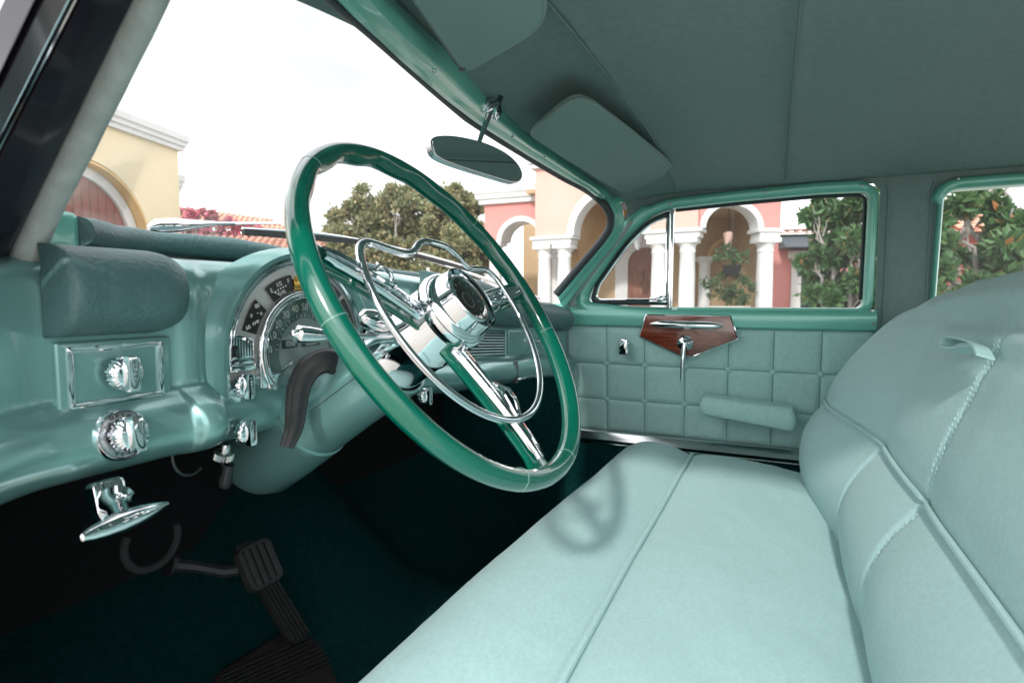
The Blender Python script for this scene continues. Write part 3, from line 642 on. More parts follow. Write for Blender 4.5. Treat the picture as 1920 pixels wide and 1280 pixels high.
for a in (-90, 168, 12):   # little bridges holding the ring
    M = WM @ Matrix.Rotation(rad(a), 4, 'Z'); b = MB(M); rr = 0.148 if a == -90 else 0.137
    b.tube([(0.098, 0.0, -0.008), (0.112, 0.0075, 0.003), (0.128, 0.009, 0.004), (rr-0.004, 0.004, 0.002)], 0.0024, 8); b.tube([(0.098, 0.0, -0.008), (0.112, -0.0075, 0.003), (0.128, -0.009, 0.004), (rr-0.004, -0.004, 0.002)], 0.0024, 8); b.build('ring_bracket', CHROME, WHEEL)
# hub: stepped chrome bell, clear lens, clock dial
b = MB(WM @ Matrix.Diagonal((0.88, 0.88, 0.76, 1))); b.lathe([(0.0445, -0.034), (0.052, -0.030), (0.0555, -0.022), (0.0565, -0.014), (0.0545, -0.005), (0.050, 0.002), (0.0455, 0.006), (0.0440, 0.0065), (0.0435, 0.011), (0.0405, 0.0125), (0.0400, 0.017), (0.0375, 0.0190), (0.0365, 0.0225), (0.0345, 0.0245), (0.0325, 0.0240), (0.0320, 0.0175)], 64); b.build('hub', CHROME, WHEEL, 'stepped chrome horn hub')
b = MB(WM @ Matrix.Diagonal((0.88, 0.88, 0.76, 1))); b.lathe([(0.0322, 0.018), (0.0, 0.018)], 48, m=0)
for k in range(12):
    a = rad(90-30*k); c_, s_ = math.cos(a), math.sin(a); r0, r1, hw = 0.0235, (0.029 if k % 3 == 0 else 0.0275), 0.0008
    b.prism([(r0*c_-hw*s_, r0*s_+hw*c_), (r1*c_-hw*s_, r1*s_+hw*c_), (r1*c_+hw*s_, r1*s_-hw*c_), (r0*c_+hw*s_, r0*s_-hw*c_)], 0.0182, 0.0188, m=1)
b.prism([(-0.0009, -0.004), (0.0009, -0.004), (0.0006, 0.022), (-0.0006, 0.022)], 0.0190, 0.0196, m=2); b.prism([(-0.004, -0.001), (-0.004, 0.001), (0.014, 0.0028), (0.0145, 0.0018)], 0.0198, 0.0203, m=2); b.lathe([(0.0, 0.0212), (0.0028, 0.0208), (0.003, 0.019)], 16, m=2)
b.lathe([(0.0105, 0.0184), (0.0118, 0.0184)], 32, m=1)
b.build('clock_dial', [mat('brown clock dial', (0.035, 0.022, 0.014), 0.35), PRINT, GOLD], WHEEL, 'dark clock dial with gold hands in the hub')
b = MB(WM @ Matrix.Diagonal((0.88, 0.88, 0.76, 1))); b.lathe([(0.0335, 0.0235), (0.030, 0.0262), (0.020, 0.0285), (0.010, 0.0295), (0.0, 0.0298)], 48); b.build('hub_lens', glass('clear horn button', (0.97, 0.98, 0.98), 0.30), WHEEL)
# ---- passenger door: jade window frame, quilted panel and fittings
OPEN = [(0.527, 1.190), (0.512, 1.232), (0.412, 1.373), (0.338, 1.438), (0.285, 1.457), (0.10, 1.466), (-0.095, 1.471), (-0.207, 1.468), (-0.206, 1.175), (0.03, 1.1745), (0.262, 1.1745), (0.40, 1.177)]
OPEN = roundpoly(OPEN, [0.03, 0.02, 0.05, 0.05, 0.03, 0.02, 0.02, 0.018, 0.022, 0.01, 0.01, 0.01], 4)
def wwid(y, z):      # frame width at a point of the opening
    if y < -0.19: return 0.024
    if z < 1.20 and y < 0.50: return 0.060
    if y > 0.33: return 0.044
    return 0.032
def framering(pts, X, name, parent, label, wid, mats):
    n = len(pts); cx_ = sum(p[0] for p in pts)/n; cz_ = sum(p[1] for p in pts)/n; rows = []
    nr = []
    for i in range(n):
        a = Vector(pts[i-1]); c = Vector(pts[(i+1) % n]); t = (c-a).normalized(); q = Vector((t.y, -t.x))
        if q.dot(Vector(pts[i])-Vector((cx_, cz_))) < 0: q = -q
        nr.append(q)
    for u, h in ((0.0, -0.040), (0.0, -0.004), (0.06, 0.003), (0.18, 0.008), (0.45, 0.0135), (0.75, 0.012), (0.93, 0.006), (1.0, -0.006)):
        rows.append([(X-h, pts[i][0]+nr[i].x*u*wid(*pts[i]), pts[i][1]+nr[i].y*u*wid(*pts[i])) for i in range(n)])
    b = MB(); b.grid(rows, closed=True); return b.build(name, mats, parent, label, smooth=50)
DOOR = framering(OPEN, 1.70, 'passenger_door', CAR, 'jade green passenger door with quilted aqua panel', wwid, GREENP)
b = MB(); b.box(1.742, 1.752, -0.235, 0.60, 0.45, 1.16, 0.002); b.build('door_core', DARK, DOOR)
b = MB(); rows = []
for h, z in ((0.000, 1.172), (0.012, 1.168), (0.017, 1.158), (0.015, 1.135), (0.013, 1.122), (0.004, 1.1155), (-0.020, 1.1150)):
    rows.append([(1.70-h, y, z) for y in (0.605, 0.45, 0.2, 0.0, -0.15, -0.236)])
b.grid(rows); b.build('belt_rail', GREENP, DOOR, 'jade green rail below the door window')
b = MB(); b.box(1.692, 1.735, -0.203, 0.255, 1.166, 1.176, 0.004); b.build('window_sill', GREENP, DOOR)
b = MB(); b.prism([(p[0], p[1]) for p in OPEN], -0.0015, 0.0015); b.v = [Vector((1.728+v.z, v.x, v.y)) for v in b.v]; b.build('window_glass', CLEARS, DOOR, 'clear side window glass of the passenger door', smooth=0)
rub = [(0.268, 1.4585)]+[p for p in OPEN if p[0] < 0.25]
b = MB(); b.tube([(1.722, p[0]+0.004*(p[0] < -0.19), p[1]-0.004*(p[1] > 1.4)) for p in rub if p[1] > 1.19], 0.0042, 8); b.build('window_channel', GASKET, DOOR)
# vent window
VENT = roundpoly([(0.512, 1.189), (0.500, 1.235), (0.405, 1.367), (0.335, 1.429), (0.284, 1.446), (0.284, 1.189)], [0.02, 0.015, 0.04, 0.03, 0.008, 0.006], 4)
b = MB(); b.tube([(1.712, p[0], p[1]) for p in VENT], 0.0085, 8, closed=True); b.build('vent_gasket', GASKET, DOOR)
b = MB(); ins = [(lerp(p[0], 0.36, 0.07), lerp(p[1], 1.30, 0.07)) for p in VENT]; b.tube([(1.706, p[0], p[1]) for p in ins], 0.0036, 8, closed=True); b.build('vent_frame', CHROME, DOOR, 'chrome frame of the triangular vent window')
b = MB(); b.tube([(1.704, 0.277, 1.172), (1.704, 0.277, 1.462)], 0.0078, 12); b.build('vent_post', CHROME, DOOR, 'upright chrome post beside the vent window')
b = MB(); b.box(1.694, 1.708, 0.285, 0.335, 1.188, 1.196, 0.003); b.M = frm((1.694, 0.302, 1.200), (0, 1, 0), (0, 0, 1), (-1, 0, 0)); b.lathe([(0.010, -0.004), (0.011, 0.004), (0.008, 0.009), (0.0, 0.011)], 18); b.box(-0.005, 0.030, -0.004, 0.004, 0.006, 0.013, 0.003); b.build('vent_latch', CHROME, DOOR)
# quilted squares
yb = [0.588, 0.464, 0.348, 0.231, 0.113, -0.003, -0.118, -0.232]; zb = [1.1155, 1.000, 0.889, 0.790]
def panel_x(z): return 1.7035+0.020*(1.115-z)/0.33
for i in range(7):
    for j in range(3):
        y0, y1, z1, z0 = yb[i], yb[i+1], zb[j], zb[j+1]; b = MB(); rows = []; N = 16
        sd = i*7+j
        for q in range(N+1):
            row = []
            for r_ in range(N+1):
                u, v_ = q/N, r_/N; e = (1-abs(2*u-1)**9)*(1-abs(2*v_-1)**9)
                cut = 0.004
                y = lerp(y0-0.0012, y1+0.0012, u); z = lerp(z0+0.0012, z1-0.0012, v_)
                wob = 0.0012*mnoise.noise(Vector((y*22, z*22, sd)))
                row.append((panel_x(z)-(0.0052*(e**0.5)+wob*e), y, z))
            rows.append(row)
        b.grid(rows); b.build('quilted_square', DOORF, DOOR, smooth=60)
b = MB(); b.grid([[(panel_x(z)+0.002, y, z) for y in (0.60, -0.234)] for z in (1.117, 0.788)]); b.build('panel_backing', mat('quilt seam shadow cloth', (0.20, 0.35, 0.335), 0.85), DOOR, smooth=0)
btn = None
for i in range(1, 7):
    for j in range(1, 3):
        p = Vector((panel_x(zb[j])-0.0015, yb[i], zb[j]))
        if btn is None:
            b = MB(frm(p, (0, 1, 0), (0, 0, 1), (-1, 0, 0))); b.lathe([(0.0075, -0.002), (0.0078, 0.002), (0.006, 0.0045), (0.003, 0.0056), (0, 0.006)], 16); btn = b.build('button', DOORF, DOOR); boff = btn.location-p
        else: clone(btn, 'button', p+boff, DOOR)
# armrest on its flange
def ar(y, z): return 0
b = MB(); rows = []
for k in range(25):
    u = k/24; y = lerp(0.178, -0.062, u); zc = lerp(0.908, 0.885, u); e = math.sqrt(max(0.02, 1-(max(0, (abs(u-0.5)-0.455)/0.046))**2)); hw = 0.042*(0.75+0.25*e); hh = 0.030*e*(0.9+0.2*u)
    rows.append([(1.655+hw*math.copysign(abs(math.cos(t))**0.38, math.cos(t)), y, zc+hh*math.copysign(abs(math.sin(t))**0.42, math.sin(t))) for t in [2*math.pi*q/20 for q in range(20)]])
c0 = [Vector((1.655, 0.181, 0.905))]*20; c1 = [Vector((1.655, -0.066, 0.881))]*20
b.grid([c0]+rows+[c1], closed=True); b.build('armrest', DOORF, DOOR, 'padded aqua armrest on the passenger door', smooth=60)
b = MB(frm((1.7205, 0, 0), (0, -1, 0), (0, 0, 1), (-1, 0, 0))); b.prism(roundpoly([(-0.135, 0.915), (0.066, 0.895), (0.072, 0.855), (0.045, 0.842), (-0.125, 0.872)], 0.02, 5), 0.0, 0.018, 0.004); b.build('armrest_flange', DOORF, DOOR)
# mahogany plaque with handle and crank
PL = [atX(*p, 1.683) for p in ((1211, 590), (1369, 592), (1384, 635), (1299, 668), (1279, 668), (1198, 630))]
ply = roundpoly([(-p.y, p.z) for p in PL], 0.004, 3); FD = frm((1.69, 0, 0), (0, -1, 0), (0, 0, 1), (-1, 0, 0))
b = MB(FD); b.prism(ply, -0.012, 0.007, 0.002); b.build('wood_plaque', MAHOG, DOOR, 'mahogany veneer plaque on the passenger door')
b = MB(FD); b.tube([(p[0], p[1], 0.006) for p in ply], 0.0024, 8, closed=True); b.build('plaque_trim', CHROME, DOOR)
h0, h1 = atX(1218, 607, 1.672), atX(1357, 611, 1.672)
b = MB(); b.tube([lerp(h0, h1, t) for t in (0, .05, .12, .2, .5, .78, .9, .97, 1)], [0.0015, 0.006, 0.0095, 0.011, 0.0118, 0.0118, 0.0100, 0.005, 0.001], 14); b.tube([lerp(h0, h1, .5), lerp(h0, h1, .5)+Vector((0.012, 0, 0))], 0.006, 12); b.build('door_handle', CHROME, DOOR, 'slim bullet shaped chrome bar on the plaque')
cb = atX(1285, 643, 1.68)
b = MB(frm(cb, (0, -1, 0), (0, 0, 1), (-1, 0, 0))); b.lathe([(0.021, -0.004), (0.0215, 0.003), (0.018, 0.006), (0.0175, 0.010), (0.013, 0.013), (0.012, 0.022), (0.007, 0.026), (0, 0.027)], 32)
b.tube([(0.0, 0.004, 0.018), (-0.001, -0.02, 0.024), (-0.003, -0.06, 0.026), (-0.0045, -0.104, 0.027), (-0.005, -0.114, 0.027)], [0.0075, 0.007, 0.0062, 0.004, 0.001], 12); b.build('window_crank', CHROME, DOOR, 'chrome crank hanging from the wooden plaque')
lk_ = atX(1173, 651, 1.69)
b = MB(frm(lk_, (0, -1, 0), (0, 0, 1), (-1, 0, 0))); b.box(-0.017, 0.014, -0.022, 0.022, -0.006, 0.022, 0.007, 3); b.box(-0.013, 0.010, -0.005, 0.026, 0.018, 0.028, 0.004, 2); b.build('vent_crank', CHROME, DOOR, 'small chrome knob on the quilted door panel')
# chrome strip and carpeted foot of the door
b = MB(); b.tube([(1.708, 0.60, 0.7755), (1.708, 0.1, 0.7755), (1.708, -0.24, 0.7755)], 1.0, prof=[(-0.004, -0.017), (0.010, -0.016), (0.014, -0.011), (0.010, -0.004), (0.005, 0.006), (-0.002, 0.0135), (-0.006, 0.0145), (-0.012, 0.0145), (-0.012, -0.017)], up=(0, 0, 1)); b.v = [Vector((1.72-(v.x-1.708), v.y, v.z)) if False else v for v in b.v]; b.build('trim_strip', mat('satin chrome', (0.70, 0.72, 0.73), 0.16, 1.0), DOOR, 'chrome strip along the foot of the door panel')
b = MB(); b.tube([(1.714, 0.60, 0.748), (1.714, -0.24, 0.748)], 0.0045, 8); b.build('trim_bead', CHROME, DOOR)
b = MB(); b.box(1.716, 1.740, -0.234, 0.60, 0.46, 0.757, 0.003); b.build('door_foot', CARPET2, DOOR, 'dark teal carpet along the foot of the door')
for p in ((1435, 360), (1616, 347), (1258, 383)): screw(atX(p[0], p[1], 1.6860), (-1, 0, 0), 0.0036, DOOR)
screw(atX(1638, 607, 1.683), (-1, 0, 0), 0.0036, DOOR)

# ---- B pillar, roof side trim, rear door
b = MB(); side = [(0.66, 1.10), (0.62, 1.17), (0.42, 1.425), (0.405, 1.46), (0.43, 1.535), (0.2, 1.56), (-1.2, 1.56), (-1.2, 1.475), (-0.52, 1.475), (-0.375, 1.472), (-0.352, 1.45), (-0.349, 0.45), (-0.236, 0.45), (-0.2335, 1.47), (-0.22, 1.49), (-0.10, 1.497), (0.10, 1.492), (0.29, 1.482), (0.345, 1.465), (0.43, 1.392), (0.535, 1.235), (0.555, 1.18), (0.60, 1.10)]
b.prism(side, 0.0, 0.012); b.v = [Vector((1.706+v.z - 0.0*v.y, v.x, v.y)) for v in b.v]; b.build('side_trim', HEADL, CAR, 'grey green cloth trim on the pillar between the side windows', smooth=0)
for yy in (-0.252, -0.340):
    b = MB(); b.tube([(1.7045, yy, 0.7), (1.7045, yy, 1.46), (1.7045, yy+0.006*(1 if yy > -0.3 else -1), 1.485)], 0.0030, 6); b.build('pillar_welt', HEADL, CAR)
RO = roundpoly([(-0.358, 1.14), (-0.364, 1.46), (-0.62, 1.462), (-0.95, 1.45), (-0.95, 1.14)], [0.01, 0.035, 0.02, 0.02, 0.01], 6)
RD = framering(RO, 1.70, 'rear_door', CAR, 'jade green frame of the rear door window', lambda y, z: 0.029 if z > 1.43 else (0.012 if y > -0.4 else 0.03), GREENP)
b = MB(); b.prism(RO, -0.0015, 0.0015); b.v = [Vector((1.728+v.z, v.x, v.y)) for v in b.v]; b.build('window_glass', CLEARS, RD, 'clear side window glass of the rear door', smooth=0)
b = MB(); b.box(1.69, 1.74, -1.4, -0.35, 0.5, 1.135, 0.01); b.build('door_panel', DOORF, RD)
screw(atX(1797, 335, 1.6860), (-1, 0, 0), 0.0036, RD)
# windlace cords
WLr = [atX(*p, 1.685) for p in ((1056, 612), (1064, 578), (1114, 507), (1165, 443), (1184, 413))]
b = MB(); b.tube(catmull(WLr, 6), 0.0060, 8); b.build('windlace', CORD, CAR, 'grey windlace cord beside the passenger door')
WLl = catmull([atX(*p, 0.282) for p in ((-30, 650), (32, 520), (86, 390), (156, 250), (286, -18), (416, -300))], 8)
b = MB(); b.tube(WLl, [0.0120+0.0002*math.sin(i*1.7) for i in range(len(WLl))], 14); b.build('windlace', CORD, CAR, 'thick grey windlace cord beside the black door pillar')
# driver side door jamb: dark painted pillar with chrome strip
def pillar(xs_, name, mats, label, r=None, parent=None):
    b = MB(); rows = []
    for q in (0, 1): rows.append([atX(x, y, X) for (x, y, X) in xs_[q]])
    return rows
def strip(a0, a1, c0, c1, X0, X1, m_, name, label, th=0.05):
    # two edge lines of the jamb face (image points at the foot and head), given depth behind
    A0, A1, B0, B1 = atX(*a0, X0), atX(*a1, X0), atX(*c0, X1), atX(*c1, X1)
    A0, A1 = A0+(A0-A1)*0.9, A1+(A1-A0)*0.55; B0, B1 = B0+(B0-B1)*0.9, B1+(B1-B0)*0.55
    fwd = Vector((0.0, th, 0.0)); b = MB(); V = [A0, A1, B1, B0]+[p+fwd for p in (A0, A1, B1, B0)]
    bmx = bmesh.new(); vv = [bmx.verts.new(p) for p in V]
    for f in ((0, 1, 2, 3), (4, 7, 6, 5), (0, 4, 5, 1), (1, 5, 6, 2), (2, 6, 7, 3), (3, 7, 4, 0)): bmx.faces.new([vv[i] for i in f])
    bmesh.ops.recalc_face_normals(bmx, faces=bmx.faces[:]); bmesh.ops.bevel(bmx, geom=bmx.edges[:], offset=0.004, segments=2, affect='EDGES'); b.bm(bmx)
    return b.build(name, m_, CAR if name != 'chrome_strip' else JAMB, label)
JAMB = strip((4, 520), (256, 0), (-72, 420), (146, 0), 0.272, 0.222, BLACKP, 'door_pillar', 'near black painted door pillar with a chrome strip', 0.06)
strip((-68, 420), (148, 0), (-78, 420), (136, 0), 0.215, 0.210, CHROME, 'chrome_strip', 'bright chrome strip on the black door pillar', 0.02)
strip((-78, 420), (136, 0), (-128, 420), (74, 0), 0.208, 0.185, BLACKP, 'pillar_edge', 'near black outer edge of the door pillar', 0.05)

# ---- bench seat
def end_round(x, x0, x1, w_):
    t = max(0.0, (x0+w_-x)/w_, (x-(x1-w_))/w_); t = min(1, t); return 1-math.sqrt(max(0, 1-t*t))
SX0, SX1 = 0.20, 1.635
def near(x): return 1-interp(x, ((0.5, 0.0), (1.5, 1.0)))
CP = catmull([(0, y, z) for y, z in ((-0.24, 0.735), (-0.16, 0.752), (-0.06, 0.776), (0.04, 0.790), (0.12, 0.795), (0.168, 0.791), (0.188, 0.785), (0.206, 0.792), (0.25, 0.810), (0.31, 0.812), (0.365, 0.788), (0.394, 0.74), (0.398, 0.66), (0.380, 0.58), (0.36, 0.50))], 8)
b = MB(); rows = []; NX = 130
for i in range(NX+1):
    u = i/NX; x = lerp(SX0, SX1, u); e = end_round(x, SX0, SX1, 0.085); e2 = end_round(x, SX0, SX1, 0.05)
    row = []
    for p in CP:
        soft = 0.0035*mnoise.noise(Vector((x*5.0, p.y*9, 1.7)))+0.0008*mnoise.noise(Vector((x*26, p.y*40, 4)))+0.0016*mnoise.noise(Vector((x*7+p.y*9, p.y*42-x*14, 8)))*max(0, min(1, (0.15-p.y)/0.1))
        puff = 0.010*math.sin(min(1, max(0, (x-SX0)/(SX1-SX0)))*math.pi)
        y = p.y-(0.05*e if p.y > 0.2 else -0.0)+near(x)*(0.021*min(1, max(0, (p.y-0.19)/0.12))+0.007*min(1, max(0, (p.y-0.1)/0.08)))
        row.append((x, y, p.z+(soft+puff-0.006)*(1 if p.z > 0.7 else 0)-0.11*e*(1 if p.z > 0.6 else 0.3)))
    rows.append(row)
b.grid(rows); CUSH = b.build('seat_cushion', FABRIC, CAR, 'pale aqua cloth bench seat cushion', smooth=70)
def cush_z(x, y):
    best = min(CP, key=lambda p: abs(p.y-y) if p.z > 0.75 else 9); e = end_round(x, SX0, SX1, 0.085)
    return best.z+0.010*math.sin((x-SX0)/(SX1-SX0)*math.pi)-0.006-0.11*e+0.0035*mnoise.noise(Vector((x*5.0, y*9, 1.7)))
b = MB(); b.tube([(x, 0.188+0.007*near(x), cush_z(x, 0.188)+0.004) for x in [lerp(SX0+0.01, SX1-0.004, k/80) for k in range(81)]], 0.0050, 8); b.build('piping', FABRIC, CUSH, 'raised piping along the seat cushion')
b = MB(); b.box(0.24, 1.60, -0.22, 0.33, 0.47, 0.60, 0.02); b.build('seat_base', DARK, CUSH)
# backrest: puffed panels between seams
BX0, BX1 = 0.20, 1.655
ztop = lambda x: interp(x, ((0.2, 1.235), (0.9, 1.238), (1.06, 1.232), (1.25, 1.214), (1.45, 1.185), (1.60, 1.150), (1.655, 1.125)))
BP = catmull([(0, y, z) for y, z in ((-0.120, 0.715), (-0.092, 0.745), (-0.078, 0.79), (-0.080, 0.85), (-0.097, 0.905), (-0.122, 0.95), (-0.137, 1.00), (-0.160, 1.06), (-0.190, 1.12), (-0.222, 1.17), (-0.255, 1.208), (-0.29, 1.229), (-0.325, 1.235), (-0.365, 1.222), (-0.40, 1.17), (-0.43, 1.05), (-0.43, 0.90))], 11)
VS = (1.335+0.0, 1.135, 0.835, 0.535)
VS = (1.135, 0.835)
def back_pt(x, p):
    z, y = p.z, p.y
    zt = ztop(x)
    if z > 0.95: z = 0.95+(z-0.95)*(zt-0.95)/0.285
    y += (1-interp(x, ((1.12, 0.0), (1.52, 1.0))))*interp(p.z, ((0.72, -0.036), (0.80, -0.042), (0.95, -0.053), (1.06, -0.052), (1.12, -0.046), (1.17, -0.032), (1.21, -0.010), (1.235, 0.0)))*(1 if p.y > -0.30 else 0)
    e = end_round(x, BX0, BX1, 0.10)
    front = p.y > -0.30 or False
    d = 0.0
    if p.y > -0.29:
        zf = 1.0 if p.z < 1.12 else max(0, (1.20-p.z)/0.08)
        for s_ in VS:
            dx = abs(x-s_); d -= (0.0050*math.exp(-(dx/0.008)**2)+0.0042*math.exp(-(dx/0.060)**2))*zf
        dz = p.z-0.948; d -= 0.0050*math.exp(-(dz/0.009)**2)+0.0060*math.exp(-(dz/0.050)**2)
        if x < 1.10: d -= 0.008*math.exp(-((p.z-1.165)/0.010)**2)*min(1, (1.10-x)/0.08)
        d += 0.010+0.0008*mnoise.noise(Vector((x*5, p.z*6, 5)))+0.0003*mnoise.noise(Vector((x*24, p.z*24, 2)))
    return Vector((x, y+0.94*d-0.085*e*(1 if p.y > -0.33 else -0.3), z+0.34*d-0.02*e*(1 if z > 1.1 else 0)))
b = MB(); NX = 320; b.grid([[back_pt(lerp(BX0, BX1, i/NX), p) for p in BP] for i in range(NX+1)])
BACK = b.build('seat_backrest', FABRIC, CAR, 'pale aqua cloth bench backrest with stitched seams', smooth=80)
def bp_at(z): return min(BP[:132], key=lambda p: abs(p.z-z) if p.y > -0.30 else 9)
pm = bp_at(0.948)
b = MB(); b.tube([back_pt(x, pm)+Vector((0, 0.004, 0.002)) for x in [lerp(BX0+0.01, BX1-0.01, k/140) for k in range(141)]], 0.0036, 8); b.build('piping', FABRIC, BACK, 'raised piping across the backrest')
pt = bp_at(1.206)
b = MB(); b.tube([back_pt(x, Vector((0, -0.335, 1.2335)))+Vector((0, 0, 0.002)) for x in [lerp(BX0+0.02, BX1-0.05, k/90) for k in range(91)]], 0.0055, 8); b.build('piping', FABRIC, BACK, 'raised piping along the top of the backrest')
b = MB(); zz = [0.775+k*0.0064 for k in range(60)]
for s_ in (0.835,):
    for dx in (-0.008, 0.008):
        for z in zz:
            if abs(z-0.948) < 0.01 or z > 1.15: continue
            if z < 0.94 and dx > 0: continue
            pa, pb = bp_at(z), bp_at(z+0.0036); A = back_pt(s_+dx, Vector((0, pa.y, z))); B_ = back_pt(s_+dx, Vector((0, pa.y, z+0.0036)))
            o_ = Vector((0, 0.0006, 0.0002)); b.tube([A+o_, B_+o_], 0.00040, 5)
b.build('stitching', THREAD, BACK, 'pale double stitching down the backrest seam', kind='stuff')
# folded pull strap
M = frm(back_pt(0.868, bp_at(1.130))+Vector((0, 0.014, 0.004)), (1, 0, 0), (0, -0.34, 0.94), (0, 0.94, 0.34))
b = MB(M); b.tube(catmull([(-0.075, -0.004, 0.003), (-0.045, 0.006, 0.005), (-0.010, 0.008, 0.010), (0.018, 0.006, 0.015), (0.029, 0.0, 0.017), (0.026, -0.0065, 0.015), (0.008, -0.006, 0.009), (-0.012, -0.001, 0.005), (-0.035, 0.003, 0.001)], 6), 1.0, prof=[(0.0013, -0.009), (0.0013, 0.009), (-0.0013, 0.009), (-0.0013, -0.009)], up=(0, 0, 1)); b.build('pull_strap', FABRIC, BACK, 'folded cloth pull strap on the backrest', smooth=40)

# ---- sun visors
def plane_pt(px, py, P0, N): d = ray(px, py); return CAM+d*((Vector(P0)-CAM).dot(N)/d.dot(N))
def visor(poly, P0, N, label, rod):
    N = Vector(N).normalized(); P = [plane_pt(x, y, P0, N) for x, y in poly]
    x = (P[1]-P[0]).normalized(); y = N.cross(x).normalized(); M = frm(P[0], x, y, N); Mi = M.inverted(); q = [(Mi @ p).to_2d() for p in P]
    q = roundpoly([tuple(p) for p in q], [0.012]*len(q), 3)
    b = MB(M); b.prism(q, 0.0, 0.014, 0.003); 
    lo = [(p[0], p[1], -0.0) for p in q]
    V = b.build('sun_visor', VISORM, CAR, label)
    b = MB(M); b.tube([(p[0], p[1], 0.004) for p in q], 0.0048, 8, closed=True); b.build('edge_piping', mat('visor edge binding', (0.20, 0.285, 0.27), 0.85), V)
    r0, r1 = [plane_pt(a, c, P0, N) for a, c in rod]
    b = MB(); b.tube([r0+Vector((0, 0.006, 0.006)), r1+Vector((0, 0.006, 0.006))], 0.0030, 8); b.tube([r1, r1+Vector((0.012, 0.008, 0.004))], [0.0045, 0.004], 10); b.build('visor_rod', GASKET, V)
NV = (0, 0.24, 1)
visor([(997, 254), (1050, 208), (1072, 194), (1090, 190), (1112, 197), (1180, 247), (1246, 300), (1259, 316), (1252, 331), (1195, 360), (1175, 366), (1150, 352), (1060, 297)], (1.3, 0.41, 1.497), NV, 'grey green cloth sun visor above the passenger seat', ((1002, 258), (1172, 366)))
visor([(775, -4), (868, 128), (884, 131), (985, 72), (1010, 52), (1021, 20), (1010, -40), (960, -130), (860, -190), (760, -120)], (0.6, 0.40, 1.505), (0, 0.20, 1), 'grey green cloth sun visor above the steering wheel', ((778, -2), (866, 127)))
# ---- rear view mirror
MP = Vector((0.925, 0.425, 1.43)); MN = Vector((-0.40, -0.91, 0.03)).normalized()
out_ = [(808, 268), (812, 258), (826, 254), (850, 254), (880, 259), (915, 269), (948, 285), (970, 304), (980, 322), (979, 336), (970, 343), (955, 341), (915, 329), (870, 315), (835, 302), (815, 289)]
P = [plane_pt(x, y, MP, MN) for x, y in out_]; cen = sum(P, Vector())/len(P); x = (P[8]-P[0]).normalized(); y = MN.cross(x).normalized(); MM = frm(cen, x, y, MN); Mi = MM.inverted(); q = [(Mi @ p).to_2d() for p in P]
q = [tuple(p.to_2d()) for p in catmull([(p.x, p.y, 0) for p in q], 3, closed=True)]
b = MB(MM); b.prism(q, -0.016, -0.001, 0.002); 
MIR = b.build('rear_view_mirror', STEEL, CAR, 'oval rear view mirror on a chrome stem')
b = MB(MM); b.prism([(p[0]*0.965, p[1]*0.93) for p in q], -0.001, 0.0008); b.build('mirror_glass', MIRROR, MIR, 'mirror glass reflecting the dim cabin', smooth=0)
bk = Vector((0.918, 0.462, 1.534))
b = MB(); b.tube([cen-MN*0.02, lerp(cen-MN*0.02, bk, 0.5)+Vector((0, 0, 0.0)), bk], [0.005, 0.0045, 0.006], 10); b.tube([cen-MN*0.024, cen-MN*0.012], [0.010, 0.012], 12); b.build('mirror_stem', CHROME, MIR)
b = MB(frm(bk, (1, 0, 0), (0, -0.55, 0.83), (0, -0.83, -0.55))); b.prism(roundpoly([(-0.030, 0.004), (-0.012, 0.012), (0.0, 0.055), (0.012, 0.012), (0.030, 0.004), (0.026, -0.018), (0.008, -0.010), (-0.008, -0.010), (-0.026, -0.018)], 0.008, 4), -0.006, 0.007, 0.003)
for x_ in (-0.019, 0.019): b.M = frm(bk, (1, 0, 0), (0, -0.55, 0.83), (0, -0.83, -0.55)) @ Matrix.Translation((x_, -0.004, 0.007)); b.lathe([(0.005, 0), (0.0045, 0.002), (0, 0.003)], 10)
b.build('mirror_bracket', CHROME, MIR)
# ---- brake release handle under the dash
hb = atY(212, 935, 0.535)
b = MB(frm(hb, (1, 0, 0), (0, 0.25, 0.97), (0, -0.97, 0.25)) @ Matrix.Diagonal((0.85, 0.85, 1, 1))); b.prism(roundpoly([(-0.017, 0.022), (-0.017, -0.016), (-0.006, -0.030), (0.008, -0.030), (0.016, -0.012), (0.016, 0.022)], 0.008, 4), -0.012, 0.0, 0.003)
BR = b.build('brake_release', CHROME, CAR, 'chrome pull handle hanging under the dashboard')
t0, t1 = atY(153, 1008, 0.487), atY(313, 944, 0.505); tm = lerp(t0, t1, 0.46)
b = MB(); b.tube([hb+Vector((0, -0.004, 0.0)), lerp(hb, tm, 0.25), lerp(hb, tm, 0.45), lerp(hb, tm, 0.55), lerp(hb, tm, 0.8), tm], [0.0145, 0.0120, 0.0085, 0.0090, 0.0078, 0.0085], 16); b.build('handle_neck', CHROME, BR)
b = MB(); b.tube([lerp(t0, t1, t) for t in (-0.01, 0, .08, .2, .35, .5, .65, .8, .92, 1, 1.01)], [0.0012, 0.0030, 0.0055, 0.0075, 0.0090, 0.0092, 0.0085, 0.0066, 0.0042, 0.0025, 0.001], 16); b.build('grip', CHROME, BR, 'cigar shaped chrome grip')
b = MB(); c_ = atY(285, 1015, 0.62); b.tube([c_+Vector((0.030*math.cos(a), 0, 0.030*math.sin(a))) for a in [rad(150+k*12) for k in range(20)]], 0.0040, 8); b.build('cable', DARK, CAR)
b = MB(); c_ = atY(368, 850, 0.60); b.tube([c_+Vector((0.022*math.cos(a), 0.01, 0.026*math.sin(a))) for a in [rad(170+k*9) for k in range(16)]], 0.0018, 6); b.build('wire', BULB, CAR)
